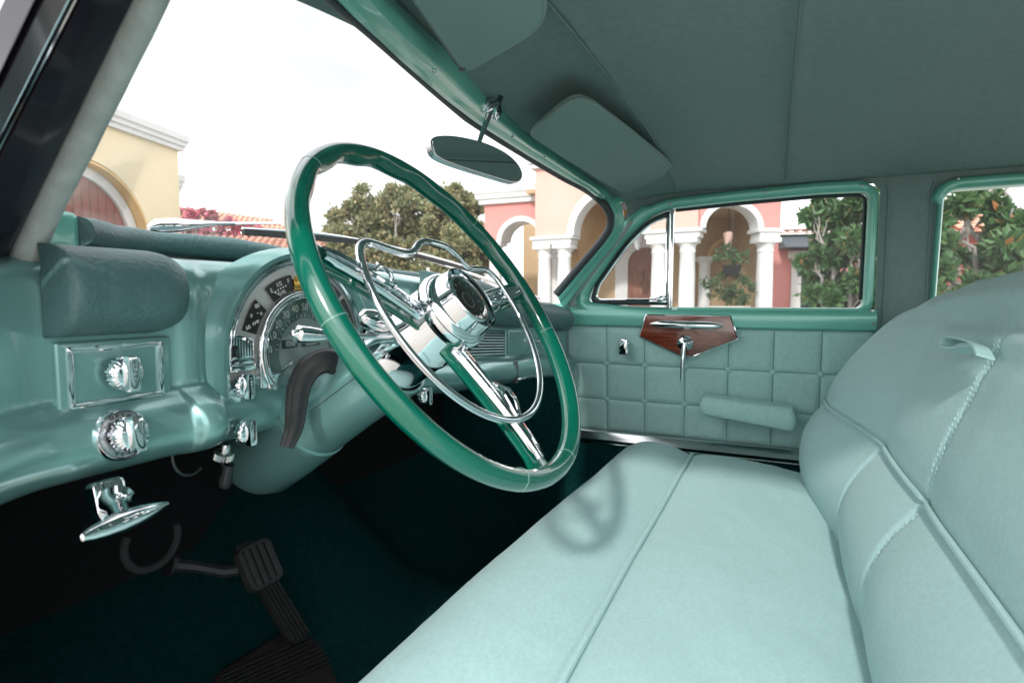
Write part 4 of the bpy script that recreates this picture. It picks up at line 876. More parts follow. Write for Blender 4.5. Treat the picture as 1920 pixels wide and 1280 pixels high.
# ---- pedals
def pedal(cpx, Y, w_, h_, tilt, name, label, ribs, r=0.012, vert=True):
    c = atY(*cpx, Y); y = Vector((0, math.sin(tilt), math.cos(tilt))); z = Vector((0, -math.cos(tilt), math.sin(tilt))); M = frm(c, (1, 0, 0), y, z)
    b = MB(M); b.prism(rrect(-w_/2, w_/2, -h_/2, h_/2, r), -0.010, 0.004, 0.003); o = b.build(name, PEDALR, CAR, label)
    for k in range(ribs):
        b = MB(M); x = -w_/2+w_*(k+0.9)/(ribs+0.8)
        b.box(x-w_*0.28/ribs, x+w_*0.28/ribs, -h_*0.42, h_*0.42, 0.003, 0.0085, 0.0015); b.build('rubber_rib', PEDALR, o)
    return o, M
BRK, M = pedal((488, 1057), 0.70, 0.060, 0.068, rad(30), 'brake_pedal', 'small ribbed rubber pedal hanging over the carpet', 4)
b = MB(M); b.tube([(0, 0, -0.012), (-0.045, 0.015, -0.02), (-0.075, 0.040, -0.030), (-0.098, 0.055, -0.035)], [0.010, 0.009, 0.008, 0.010], 8); b.tube([(-0.098, 0.055, -0.035), (-0.104, 0.058, -0.035)], 0.016, 10); b.build('pedal_arm', RUBBER, BRK)
c = atY(525, 1130, 0.80); M = frm(c, Vector((1, 0, 0)), Vector((-0.06, math.sin(rad(38)), math.cos(rad(38)))).normalized(), Vector((0, -math.cos(rad(38)), math.sin(rad(38)))))
b = MB(M); b.prism(rrect(-0.020, 0.021, -0.075, 0.13, 0.01), -0.012, 0.0, 0.003); ACC = b.build('accelerator_pedal', PEDALR, CAR, 'long ribbed rubber pedal behind the brake pedal')
for k in range(5):
    b = MB(M); x = -0.0155+k*0.0080; b.box(x-0.0026, x+0.0026, -0.072, 0.12, -0.001, 0.0035, 0.001); b.build('rubber_rib', PEDALR, ACC)
c = Vector((0.615, 0.72, 0.462)); HN = Vector((0, -0.5, 0.866)); qd = [CAM+ray(*p)*((Vector((0.7, 0.88, 0.56))-CAM).dot(HN)/ray(*p).dot(HN)) for p in ((540, 1178), (604, 1176), (664, 1238), (650, 1310), (420, 1345), (390, 1272))]
cen = sum(qd, Vector())/6; HM = frm(cen, (1, 0, 0), (0, 0.866, 0.5), HN); HI = HM.inverted(); q = roundpoly([tuple((HI @ p).to_2d()) for p in qd], 0.03, 5)
b = MB(HM); b.prism(q, -0.03, 0.006, 0.006, 3); HP = b.build('heel_pad', mat('brown black heel rubber', (0.028, 0.020, 0.020), 0.5, var=0.2, vscale=30), CAR, 'ribbed dark rubber heel pad on the carpet')
d1 = (qd[2]-qd[1]).normalized(); d0 = (qd[0]-qd[5])
for k in range(9):
    a0 = lerp(qd[1], qd[2], 0.10+0.8*k/8)+(cen-lerp(qd[1], qd[2], 0.5))*0.10; a1 = lerp(qd[5], qd[4], 0.10+0.8*k/8)+(cen-lerp(qd[5], qd[4], 0.5))*0.10
    b = MB(); b.tube([a0+HN*0.006, a1+HN*0.006], 0.0035, 6); b.build('rubber_rib', PEDALR, HP)
# ---- wipers outside the windshield
def wiper(pv, elbow, tip, b0_, b1_, Y, label):
    A = atY(*pv, Y); E_ = atY(*elbow, Y+0.02); T = atY(*tip, Y+0.05); B0, B1 = atY(*b0_, Y+0.02), atY(*b1_, Y+0.05)
    b = MB(); b.tube([A+Vector((-0.012, 0, -0.004)), A, lerp(A, E_, .3), lerp(A, E_, .6), E_], [0.004, 0.0105, 0.0115, 0.008, 0.0045], 12, up=(0, 0, 1)); b.tube([E_, lerp(E_, T, .5), T], [0.0035, 0.003, 0.0028], 8)
    Wp = b.build('wiper', CHROME, CAR, label)
    b = MB(); b.tube([B0, lerp(B0, B1, .04), lerp(B0, B1, .5), lerp(B0, B1, .96), B1], 1.0, prof=[(0.004, 0.002), (0.0045, 0.0035), (-0.0045, 0.0035), (-0.004, 0.002), (-0.0015, -0.007), (0.0015, -0.007)], up=(0, 0, 1)); b.build('blade', RUBBER, Wp)
    b = MB(); b.tube([lerp(B0, B1, t)+Vector((0, 0, 0.004+0.004*math.sin(t*math.pi))) for t in (0.0, .2, .4, .6, .8, 1)], [0.003, 0.0035, 0.004, 0.004, 0.0035, 0.002], 8); b.build('blade_holder', CHROME, Wp)
wiper((293, 424), (402, 419), (545, 418), (455, 433), (672, 452), 0.83, 'chrome windshield wiper lying above the dash top roll')
wiper((1010, 560), (880, 512), (800, 488), (720, 462), (905, 512), 0.93, 'chrome windshield wiper behind the horn ring')
# ================================================================== outside
STUCY = mat('cream yellow stucco', (0.66, 0.57, 0.39), 0.9, var=0.03, vscale=1.2, bump=0.15, bscale=60, bdist=0.01)
STUCP = mat('pale pink stucco', (0.62, 0.365, 0.31), 0.9, var=0.04, vscale=1.0, bump=0.15, bscale=60, bdist=0.01)
STUCR = mat('rose pink stucco', (0.55, 0.235, 0.215), 0.9, var=0.05, vscale=1.0, bump=0.15, bscale=60, bdist=0.01)
WHITE = mat('white painted stone', (0.58, 0.59, 0.58), 0.75, var=0.03, vscale=2.0)
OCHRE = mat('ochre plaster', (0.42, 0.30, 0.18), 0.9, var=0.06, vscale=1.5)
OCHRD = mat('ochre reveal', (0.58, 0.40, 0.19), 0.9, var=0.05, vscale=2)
PLANK = mat('red brown planks', (0.20, 0.075, 0.06), 0.6, col2=(0.28, 0.11, 0.085), vscale=3, stretch=(6, 6, 0.5))
WOODD = mat('carved brown door wood', (0.16, 0.06, 0.035), 0.5, col2=(0.24, 0.10, 0.06), vscale=5, stretch=(4, 4, 0.6))
TERRA = mat('terracotta roof tile', (0.52, 0.25, 0.17), 0.85, col2=(0.70, 0.44, 0.33), vscale=2.5)
REDW = mat('dark red garden wall', (0.24, 0.06, 0.05), 0.9, var=0.12, vscale=2)
SLATE = mat('dark grey awning', (0.06, 0.075, 0.085), 0.7, var=0.1, vscale=3)
DGLASS = mat('dark door glass', (0.02, 0.035, 0.04), 0.08, coat=0.5)
BARK = mat('grey bark', (0.26, 0.235, 0.21), 0.9, col2=(0.36, 0.34, 0.32), vscale=6, bump=0.6, bscale=14, bdist=0.03)
PAVE = mat('pale driveway paving', (0.40, 0.375, 0.34), 0.9, var=0.10, vscale=0.6, bump=0.2, bscale=8, bdist=0.02)
STONEP = mat('pale stone planter', (0.52, 0.49, 0.44), 0.85, var=0.08, vscale=4)
L_OLIVE = leafmat('olive green leaves', (0.16, 0.19, 0.10), (0.26, 0.28, 0.14), (0.40, 0.31, 0.17))
L_MAGN = leafmat('magnolia leaves', (0.035, 0.10, 0.032), (0.095, 0.195, 0.065), (0.36, 0.15, 0.05))
L_POT = leafmat('palm green leaves', (0.020, 0.060, 0.022), (0.045, 0.10, 0.035), (0.09, 0.15, 0.05))
L_BOUG = leafmat('bougainvillea blossom', (0.14, 0.16, 0.07), (0.66, 0.14, 0.24), (0.75, 0.28, 0.36), trans=0.15)

b = MB(); N = 40
b.grid([[(-260+520*i/N, -260+520*j/N, 0.0) for j in range(N+1)] for i in range(N+1)]); b.build('driveway', PAVE, None, 'pale paved driveway round the car', kind='structure', smooth=0)

def fx(P0, P1):      # facade frame: x along the wall, y up, z towards the camera side
    P0 = Vector((P0.x, P0.y, 0)); P1 = Vector((P1.x, P1.y, 0)); d = (P1-P0).normalized(); n = d.cross(Vector((0, 0, 1)))
    if n.dot(CAM-P0) < 0: return frm(P0, d, (0, 0, 1), n), (P1-P0).length, True
    return frm(P0, d, (0, 0, 1), n), (P1-P0).length, False
def archwall(M, x0, x1, zs, zt, c, rx, rz, th, n=28):
    b = MB(M); zf = 0.0
    arc = [(c+rx*math.cos(rad(180-180*i/n)), zs+rz*math.sin(rad(180-180*i/n))) for i in range(n+1)]
    for z in (0.0, -th):
        if x0 < c-rx-0.001: b.grid([[(x0, zs, z), (c-rx, zs, z)], [(x0, zt, z), (c-rx, zt, z)]])
        b.grid([[(p[0], p[1], z) for p in arc], [(p[0], zt, z) for p in arc]])
        if x1 > c+rx+0.001: b.grid([[(c+rx, zs, z), (x1, zs, z)], [(c+rx, zt, z), (x1, zt, z)]])
    b.grid([[(p[0], p[1], 0) for p in arc], [(p[0], p[1], -th) for p in arc]])
    b.grid([[(x0, zs, 0), (x0, zt, 0)], [(x0, zs, -th), (x0, zt, -th)]]); b.grid([[(x1, zs, 0), (x1, zt, 0)], [(x1, zs, -th), (x1, zt, -th)]])
    b.grid([[(x0, zt, 0), (x1, zt, 0)], [(x0, zt, -th), (x1, zt, -th)]])
    return b
def archband(M, c, zs, rx, rz, wd, z0, z1, n=28, legs=0.0):
    b = MB(M); A = []
    angs = [180-180*i/n for i in range(n+1)]
    inner = [(c+rx*math.cos(rad(a)), zs+rz*math.sin(rad(a))) for a in angs]; outer = [(c+(rx+wd)*math.cos(rad(a)), zs+(rz+wd)*math.sin(rad(a))) for a in angs]
    if legs: inner = [(c-rx, zs-legs)]+inner+[(c+rx, zs-legs)]; outer = [(c-rx-wd, zs-legs)]+outer+[(c+rx+wd, zs-legs)]
    rows = [[(p[0], p[1], z0) for p in inner], [(p[0], p[1], z1) for p in inner], [(p[0], p[1], z1) for p in outer], [(p[0], p[1], z0) for p in outer]]
    b.grid(rows); return b
def cornice(M, x0, x1, z0, h, pr, ret=0.0):
    b = MB(M); st = ((0.0, 0.55), (0.25, 0.62), (0.30, 0.80), (0.55, 0.88), (0.62, 1.0), (1.0, 1.15))
    for (a, k), (a2, k2) in zip(st, st[1:]): b.box(x0-pr*k, x1+pr*k, z0+h*a, z0+h*a2+0.001*k, -0.25, pr*k)
    return b
def column(M, x, z, r, h, parent, zb=0.0):
    b = MB(M @ Matrix.Translation((x, 0, z)) @ Matrix.Rotation(-math.pi/2, 4, 'X'))
    b.lathe([(r*1.35, zb), (r*1.35, zb+0.10), (r*1.2, zb+0.12), (r*1.25, zb+0.18), (r*1.05, zb+0.22), (r*1.0, zb+0.5), (r*0.97, h*0.6), (r*0.90, h-0.36), (r*0.98, h-0.34), (r*0.98, h-0.30), (r*0.92, h-0.28), (r*0.95, h-0.20), (r*1.2, h-0.13), (r*1.22, h-0.12)], 24)
    b.v = [v for v in b.v]; b.M = M; b.box(x-r*1.32, x+r*1.32, h-0.12, h, z-r*1.32, z+r*1.32, 0.01)
    return b.build('column', WHITE, parent)

# ---- pink villa with arches
ZS = 2.90
VR, V1, V2, V3 = atD(1003, 560, 15.95), atD(1003, 560, 15.95), atD(1306, 560, 13.85), atD(1459, 560, 13.95)
VILLA = empty('pink_villa', (16.5, 3.5, 0), 'pink stucco villa with white arches and columns', 'villa')
Mc, Lc, fl = fx(V1, V2); sg = 1
def fixn(M):     # make local z point at the camera
    z = M.to_3x3() @ Vector((0, 0, 1)); o = M.translation
    if z.dot(CAM-o) < 0: M = M @ Matrix.Diagonal((1, 1, -1, 1))
    return M
Mc = fixn(Mc)
sc_ = Lc/(1306-1003)
cc = Lc*0.478
archwall(Mc, 0, Lc, ZS, 4.75, cc, 0.95, 1.02, 0.42).build('wall', STUCP, VILLA, 'pale pink front wall of the porch', smooth=30)
archband(Mc, cc, ZS, 0.93, 1.0, 0.20, -0.44, 0.05).build('arch', WHITE, VILLA, 'white arch over the porch entrance', smooth=30)
cornice(Mc, 0, Lc, 4.752, 0.42, 0.24).build('cornice', WHITE, VILLA)
for x0, x1 in ((-0.05, cc-1.0), (cc+1.0, Lc+0.05)):
    b = MB(Mc); b.box(x0-0.06, x1+0.06, ZS-0.09, ZS-0.001, -0.50, 0.14, 0.02); b.box(x0, x1, ZS-0.22, ZS-0.09, -0.44, 0.08, 0.02); b.build('entablature', WHITE, VILLA)
    w2 = (x1-x0)
    for k in (0.24, 0.76): column(Mc, x0+w2*k, -0.16, 0.20, ZS-0.222, VILLA)
# right wing
Mr, Lr, _ = fx(V2, V3); Mr = fixn(Mr)
cr_ = Lr*0.40
archwall(Mr, 0.03, Lr, ZS, 4.5, cr_, 0.66, 0.56, 0.40).build('wall', STUCR, VILLA, 'rose pink wing wall over the planter', smooth=30)
archband(Mr, cr_, ZS, 0.645, 0.545, 0.14, -0.42, 0.05).build('arch', WHITE, VILLA, 'white arch over the planter', smooth=30)
b = MB(Mr); b.box(cr_+0.62, Lr+0.02, ZS-0.10, ZS-0.001, -0.5, 0.12, 0.02); b.box(cr_+0.68, Lr-0.04, ZS-0.22, ZS-0.10, -0.44, 0.08, 0.02); b.build('entablature', WHITE, VILLA)
column(Mr, Lr*0.86, -0.16, 0.205, ZS-0.222, VILLA)
# left wing
W0, W1 = atD(909, 560, 17.6), atD(1012, 560, 16.9)
Ml, Ll, _ = fx(W0, W1); Ml = fixn(Ml)
cl_ = Ll*0.66
archwall(Ml, 0, Ll+0.4, 2.92, 4.05, cl_, 0.70, 0.66, 0.7).build('wall', STUCR, VILLA, 'rose pink wing wall beside the flowering tree', smooth=30)
archband(Ml, cl_, 2.92, 0.62, 0.58, 0.15, -0.72, 0.05).build('arch', WHITE, VILLA, 'white arch of the wing beside the tree', smooth=30)
cornice(Ml, -0.02, Ll+0.4, 4.052, 0.50, 0.22).build('cornice', WHITE, VILLA)
column(Ml, 0.28, -0.2, 0.21, 2.92, VILLA); column(Ml, cl_+0.30, -2.6, 0.20, 2.72, VILLA)
b = MB(Ml); b.box(cl_-0.3, cl_+0.9, 2.721, 2.95, -2.95, -2.25, 0.03); b.build('entablature', WHITE, VILLA)
b = MB(Ml); b.box(-0.4, Ll+1.4, 0, 4.0, -4.4, -4.2); b.build('back_wall', OCHRE, VILLA)
b = MB(Ml); b.box(cl_+0.55, cl_+1.6, 0, 1.9, -4.19, -4.1); b.build('wall_dado', REDW, VILLA)
# porch interior: ochre back wall, ceiling, arched door
Mb = Mc @ Matrix.Translation((0, 0, -3.6))
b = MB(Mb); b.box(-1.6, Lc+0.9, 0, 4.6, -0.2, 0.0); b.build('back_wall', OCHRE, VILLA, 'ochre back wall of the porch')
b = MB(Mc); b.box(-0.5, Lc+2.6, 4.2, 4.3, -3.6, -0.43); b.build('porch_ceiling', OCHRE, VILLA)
def onwall(px, py, M, z):       # local coordinates on a plane of a facade frame
    o = M @ Vector((0, 0, z)); n = (M.to_3x3() @ Vector((0, 0, 1))); d = ray(px, py); p = CAM+d*((o-CAM).dot(n)/d.dot(n)); q = M.inverted() @ p; return q.x, q.y
dx0, dz = onwall(1179, 500, Mb, 0.05); dx1, _ = onwall(1229+14, 500, Mb, 0.05); _, dzt = onwall(1213, 464, Mb, 0.05)
dc = (dx0+dx1)/2; dr = abs(dx1-dx0)/2; zsd = dzt-dr*0.9
b = MB(Mb); b.prism([(dc-dr, 0), (dc+dr, 0)]+[(dc+dr*math.cos(rad(a)), zsd+dr*0.9*math.sin(rad(a))) for a in range(0, 181, 12)], 0.02, 0.08); DR = b.build('door', WOODD, VILLA, 'arched brown wooden door in the porch')
for i in range(2):
    for j in range(4):
        b = MB(Mb); b.box(dc-dr*0.8+i*dr*0.85, dc-dr*0.1+i*dr*0.85, 0.15+j*0.5, 0.55+j*0.5, 0.08, 0.12, 0.03); b.build('door_panel', WOODD, DR)
archband(Mb, dc, zsd, dr, dr*0.9, 0.42, 0.0, 0.14, legs=zsd).build('door_surround', WHITE, VILLA, smooth=30)
# right wing interior
Mrb = Mr @ Matrix.Translation((0, 0, -2.6))
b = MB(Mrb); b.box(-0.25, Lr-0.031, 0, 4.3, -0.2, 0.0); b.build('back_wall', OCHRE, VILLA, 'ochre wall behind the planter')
x_, z_ = onwall(1362, 437, Mrb, 0.03)
xa, _ = onwall(1326, 437, Mrb, 0.03); xb, _ = onwall(1420, 437, Mrb, 0.03)
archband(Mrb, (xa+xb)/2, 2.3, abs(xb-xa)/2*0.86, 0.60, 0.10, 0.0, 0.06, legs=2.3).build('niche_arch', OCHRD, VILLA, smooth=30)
b = MB(Mr); b.box(-0.2, Lr-0.031, 3.5, 3.6, -2.6, -0.42); b.build('porch_ceiling', OCHRE, VILLA)
xk, zk = onwall(1322, 485, Mrb, 0.5); column(Mrb, xk, 0.5, 0.17, zk+0.05, VILLA)
b = MB(Mr); b.box(Lr-0.03, Lr-0.012, 0, 4.45, -3.2, -0.41); b.build('side_wall', OCHRE, VILLA)
b = MB(Mr); b.box(Lr-0.011, Lr+0.0, 0, 4.5, -3.2, -0.41); b.build('side_wall', STUCR, VILLA)
# pendant lamp, hanging basket, planter
p = atD(1364, 452, 14.9)
def lampc(px, py, D, h, r, label, m_, top):
    c = atD(px, py, D); t = empty('pendant_lamp', c, label, 'lamp', None)
    b = MB(Matrix.Translation(c)); b.lathe([(0.0, -h), (r*0.35, -h*0.7), (r*0.7, 0.0), (r, h*0.5), (r*0.8, h*0.62), (r*0.25, h*0.7), (0, h*0.72)], 12); b.build('lamp_shade', m_, t)
    b = MB(); b.tube([c+Vector((0, 0, h*0.7)), Vector((c.x, c.y, top))], 0.010, 6); b.build('chain', GASKET, t)
lampc(1365, 452, 14.6, 0.36, 0.13, 'pale pink tapering lamp hanging under the wing arch', mat('pale pink lamp glass', (0.62, 0.42, 0.37), 0.4), 3.5)
lampc(1196, 450, 16.0, 0.30, 0.22, 'glass lantern hanging in front of the arched wooden door', mat('lantern glass', (0.55, 0.58, 0.62), 0.15), 4.2)

# ---- leaves
import array
def leafobj(name, pts, size, m_, parent, aspect=0.5, seed=1, up=0.3, label=None, rnd=None, **k):
    R_ = random.Random(seed); V = []; F = []; at = []
    for idx, (p, nrm) in enumerate(pts):
        d = Vector((R_.gauss(0, 1), R_.gauss(0, 1), R_.gauss(0, 1)+up)); d = (d.normalized()*0.8+nrm*0.6).normalized()
        sd = d.cross(Vector((R_.gauss(0, 1), R_.gauss(0, 1), R_.gauss(0, 1)))).normalized(); nn = d.cross(sd)
        s_ = size*R_.uniform(0.6, 1.25); o = len(V)
        V += [p, p+d*s_*0.45+sd*s_*aspect*0.5+nn*s_*0.06, p+d*s_, p+d*s_*0.45-sd*s_*aspect*0.5+nn*s_*0.06]
        F += [(o, o+1, o+2), (o, o+2, o+3)]; v_ = min(1, max(0, (R_.random() if rnd is None else rnd(R_, p)))); at += [v_]*4
    lo = sum(V, Vector())/len(V); me = bpy.data.meshes.new(name); me.from_pydata([v-lo for v in V], [], F); me.materials.append(m_)
    a = me.attributes.new('leaf_rnd', 'FLOAT', 'POINT'); a.data.foreach_set('value', at)
    ob = bpy.data.objects.new(name, me); COL.objects.link(ob); place(ob, lo, parent); tag(ob, label, **k); return ob
def clump_pts(clumps, n, seed, sub=True):
    R_ = random.Random(seed); out = []; tot = sum(r**2 for c, r in clumps)
    for c, r in clumps:
        nt_ = int(n*r**2/tot); subs = []
        for k in range(max(4, int(14*r))):
            while True:
                q = Vector((R_.uniform(-1, 1), R_.uniform(-1, 1), R_.uniform(-1, 1)))
                if 0.25 < q.length < 1: break
            subs.append((c+Vector((q.x*r, q.y*r, q.z*r*0.85)), r*R_.uniform(0.18, 0.38)))
        for k in range(nt_):
            sc, sr = subs[R_.randrange(len(subs))]; q = Vector((R_.gauss(0, 0.5), R_.gauss(0, 0.5), R_.gauss(0, 0.42))); out.append((sc+q*sr, (q+(sc-c)*0.5).normalized() if q.length > 0 else Vector((0, 0, 1))))
    return out
def limb(b, a, c, r0, r1, R_, n=7, wob=0.08):
    pts = []; L_ = (c-a).length
    for i in range(n+1):
        t = i/n; pts.append(lerp(a, c, t)+Vector((R_.gauss(0, 1), R_.gauss(0, 1), R_.gauss(0, 1)))*wob*L_*math.sin(math.pi*t)*0.6)
    b.tube(pts, [lerp(r0, r1, i/n) for i in range(n+1)], 8); return pts
def tree(name, label, base, clumps, n, leaf, m_, tr, seed, cat='tree', group=None, aspect=0.5, rnd=None, limbs=None):
    R_ = random.Random(seed); t = empty(name, base, label, cat, group)
    b = MB(); fork = base+Vector((0, 0, tr[1])); limb(b, base-Vector((0, 0, 0.05)), fork, tr[0], tr[0]*0.75, R_, 6, 0.03)
    for c, r in clumps:
        mid = lerp(fork, c, 0.5)+Vector((0, 0, -0.1)); limb(b, fork, mid, tr[0]*0.5, tr[0]*0.32, R_); limb(b, mid, c, tr[0]*0.32, tr[0]*0.12, R_)
        for k in range(3): limb(b, lerp(mid, c, 0.3+0.2*k), c+Vector((R_.uniform(-1, 1), R_.uniform(-1, 1), R_.uniform(-0.6, 0.9)))*r*0.75, tr[0]*0.16, tr[0]*0.05, R_)
    for A_, B_, r_ in (limbs or []): limb(b, A_, B_, r_, r_*0.6, R_, 8, 0.06)
    b.build('trunk', BARK, t, smooth=60)
    leafobj('crown', clump_pts(clumps, n, seed+1), leaf, m_, t, aspect, seed+2, rnd=rnd); return t
# olive flowering tree straight ahead, smaller one beside the villa
D = 22.0
def cl(lst, D, dd=0.8): return [(atD(x, y, D+random.Random(x).uniform(-dd, dd)), r*D/FPX) for x, y, r in lst]
tree('olive_tree', 'broad olive green tree with sparse crown beyond the windshield', Vector((atD(745, 560, D).x, atD(745, 560, D).y, 0)),
     cl([(668, 400, 42), (640, 455, 34), (705, 385, 40), (745, 375, 38), (728, 430, 50), (690, 465, 46), (790, 400, 42), (775, 460, 50), (735, 500, 46), (650, 500, 34)], D), 40000, 0.20, L_OLIVE, (0.16, 1.3), 11)
D = 20.0
tree('olive_tree', 'olive green tree with brownish tips close to the villa wing', Vector((atD(860, 560, D).x, atD(860, 560, D).y, 0)),
     cl([(845, 385, 34), (880, 385, 28), (825, 425, 40), (875, 430, 42), (845, 475, 46), (895, 470, 34), (870, 515, 44), (815, 505, 42)], D), 32000, 0.19, L_OLIVE, (0.15, 1.2), 23)
# magnolias beside the car
D = 9.5
tree('magnolia_tree', 'leafy magnolia with rusty leaf undersides next to the villa wing', Vector((atD(1590, 560, D).x, atD(1590, 560, D).y, 0)),
     cl([(1535, 405, 26), (1528, 490, 30), (1535, 560, 34), (1585, 400, 45), (1560, 380, 34), (1625, 380, 46), (1550, 455, 40), (1600, 460, 48), (1640, 440, 44), (1560, 520, 42), (1610, 530, 50), (1580, 590, 48), (1640, 570, 44), (1660, 500, 46)], D, 0.4), 16000, 0.15, L_MAGN, (0.09, 0.6), 31, aspect=0.45, rnd=lambda R_, p: R_.random()**1.5*(1.0 if R_.random() < 0.16 else 0.62))
D = 7.0
b0m = Vector((atD(1880, 560, D).x, atD(1880, 560, D).y, 0))
lm = [(atD(1700, 560, D), atD(1810, 425, D), 0.035), (atD(1810, 425, D), atD(1870, 330, D), 0.028), (atD(1815, 420, D), atD(1850, 480, D), 0.03), (atD(1780, 540, D), atD(1990, 470, D), 0.04), (atD(1950, 600, D), atD(1900, 400, D), 0.035), (atD(1900, 400, D), atD(1880, 300, D), 0.025)]
tree('magnolia_tree', 'magnolia with bare grey limbs seen through the rear side window', b0m,
     cl([(1790, 370, 34), (1850, 352, 30), (1900, 390, 40), (1765, 470, 30), (1830, 500, 44), (1900, 480, 48), (1790, 545, 44), (1870, 560, 54), (1950, 430, 60), (1960, 540, 60), (1730, 420, 34), (1730, 530, 40)], D, 0.5), 8000, 0.15, L_MAGN, (0.09, 0.8), 47, aspect=0.45, rnd=lambda R_, p: R_.random()**1.4*(1.0 if R_.random() < 0.2 else 0.65), limbs=lm)
# hanging basket and planter shrub under the right arch
def foliage(name, label, cat, px, py, D, pot, clumps, n, leaf, seed):
    c = atD(px, py, D); t = empty(name, c if pot != 'planter' else Vector((c.x, c.y, 0)), label, cat)
    if pot == 'basket':
        b = MB(Matrix.Translation(c)); b.lathe([(0.0, -0.17), (0.13, -0.15), (0.20, -0.02), (0.225, 0.10), (0.21, 0.10), (0.19, 0.02), (0, 0.0)], 16); b.build('basket', DARK, t)
        b = MB(); b.tube([c+Vector((0, 0, 0.1)), Vector((c.x, c.y, 3.5))], 0.006, 6); b.build('chain', GASKET, t)
    else:
        b = MB(Matrix.Translation((c.x, c.y, 0))); b.lathe([(0.34, 0), (0.36, 0.1), (0.30, 0.2), (0.42, 0.75), (0.52, 0.95), (0.52, 1.02), (0.44, 1.02), (0.40, 0.9), (0, 0.88)], 20); b.build('planter', STONEP, t)
        for k in range(7): 
            R_ = random.Random(k); b = MB(); limb(b, Vector((c.x, c.y, 0.9)), atD(px+R_.uniform(-32, 32), 520, D), 0.014, 0.008, R_); b.build('stem', mat('green stem', (0.10, 0.13, 0.05), 0.8), t)
    leafobj('foliage', clump_pts(cl(clumps, D, 0.15), n, seed), leaf, L_POT, t, 0.3, seed)
    return t
foliage('hanging_plant', 'dark hanging basket with spiky leaves under the wing arch', 'plant', 1372, 505, 13.9, 'basket', [(1372, 478, 20), (1355, 485, 12), (1390, 486, 12)], 160, 0.20, 5)
foliage('potted_shrub', 'green leafy shrub in a pale stone planter between the columns', 'plant', 1365, 560, 14.0, 'planter', [(1345, 535, 24), (1375, 530, 26), (1390, 540, 22), (1350, 555, 20), (1385, 560, 20)], 1000, 0.13, 9)

# ---- low house right of the villa
H0, H1 = atD(1462, 560, 19.0), atD(1668, 560, 18.4); Mh, Lh, _ = fx(H0, H1); Mh = fixn(Mh)
LOW = empty('low_house', (H0+H1)/2*1.0, 'low rose pink house with white framed glass door and grey awning', 'house'); WORLD[LOW.name].z = 0; LOW.location.z = 0
az1h = onwall(1480, 438, Mh, 0.3)[1]
b = MB(Mh); b.box(-0.4, Lh+6, 0, az1h, -4, 0); b.build('wall', STUCR, LOW)
hx0, hzt = onwall(1487, 470, Mh, 0.1); hx1, _ = onwall(1560, 470, Mh, 0.1); _, hzi = onwall(1500, 497, Mh, 0.1)
b = MB(Mh); b.box(hx0-0.02, hx0+0.28, 0, hzt-0.25, 0, 0.12, 0.01); b.box(hx1-0.2, hx1+0.1, 0, hzt-0.25, 0, 0.12, 0.01); b.box(hx0+0.28, hx1-0.2, hzi-0.02, hzt-0.25, 0, 0.118, 0.01); b.box(hx0-0.15, hx1+0.2, hzt-0.25, hzt, 0, 0.2, 0.03); b.build('door_frame', WHITE, LOW, 'white frame of the glass door')
b = MB(Mh); b.box(hx0+0.28, hx1-0.2, 0, hzi-0.02, 0.0, 0.04); b.build('door_glass', DGLASS, LOW)
b = MB(Mh); b.box(hx0+0.26, hx0+0.34, 0, hzi-0.02, 0.04, 0.08); b.build('door_stile', GASKET, LOW)
az0 = onwall(1480, 466, Mh, 0.3)[1]; az1 = onwall(1480, 438, Mh, 0.3)[1]
b = MB(Mh); b.add([(-0.1, az0, 0.9), (Lh+5, az0, 0.9), (Lh+5, az1, 0.1), (-0.1, az1, 0.1), (-0.1, az0, 0.0), (Lh+5, az0, 0.0)], [(0, 1, 2, 3), (0, 4, 5, 1), (0, 3, 4), (1, 5, 2)]); b.build('awning', SLATE, LOW, smooth=0)
def tiles(M, x0, x1, z0, z1, d0, d1, parent, pitch=0.24, name='roof', label=None):
    b = MB(M); b.grid([[(x0, z0-0.03, d0), (x1, z0-0.03, d0)], [(x0, z1-0.03, d1), (x1, z1-0.03, d1)]]); n = int((x1-x0)/pitch); courses = max(2, int(math.hypot(z1-z0, d1-d0)/0.4))
    for i in range(n):
        x = x0+(i+0.5)*pitch
        for j in range(courses):
            t0, t1 = j/courses, (j+1.12)/courses; P0 = Vector((x, lerp(z0, z1, t0)+0.035, lerp(d0, d1, t0))); P1 = Vector((x, lerp(z0, z1, min(1, t1))+0.0, lerp(d0, d1, min(1, t1)))); r0 = pitch*0.40
            V = []; 
            for P, r in ((P0, r0), (P1, r0*0.85)):
                for k in range(6): a = math.pi*k/5; V.append((P.x+r*math.cos(a), P.y+r*0.8*math.sin(a), P.z))
            b.add(V, [(k, k+1, 7+k, 6+k) for k in range(5)])
    return b.build(name, TERRA, parent, label, smooth=60, kind='stuff')
tiles(Mh, -0.6, Lh+5.6, az1+0.02, az1+0.16, 0.35, -0.5, LOW, 0.26, label='terracotta tiles of the low house')
# red garden wall behind the magnolias
RW0, RW1 = atD(1640, 560, 13.5), atD(2300, 560, 12.0); Mw, Lw, _ = fx(RW0, RW1); Mw = fixn(Mw)
GW = empty('garden_wall', (RW0+RW1)/2, 'dark red garden wall with tile coping behind the magnolia limbs', 'wall'); WORLD[GW.name].z = 0; GW.location.z = 0
b = MB(Mw); b.box(0.3, Lw, 0, 2.75, -0.3, 0); b.build('wall', REDW, GW)
tiles(Mw, 0.3, Lw, 2.72, 3.35, 0.35, -1.6, GW, 0.24, name='coping', label='terracotta tiles on the red wall')

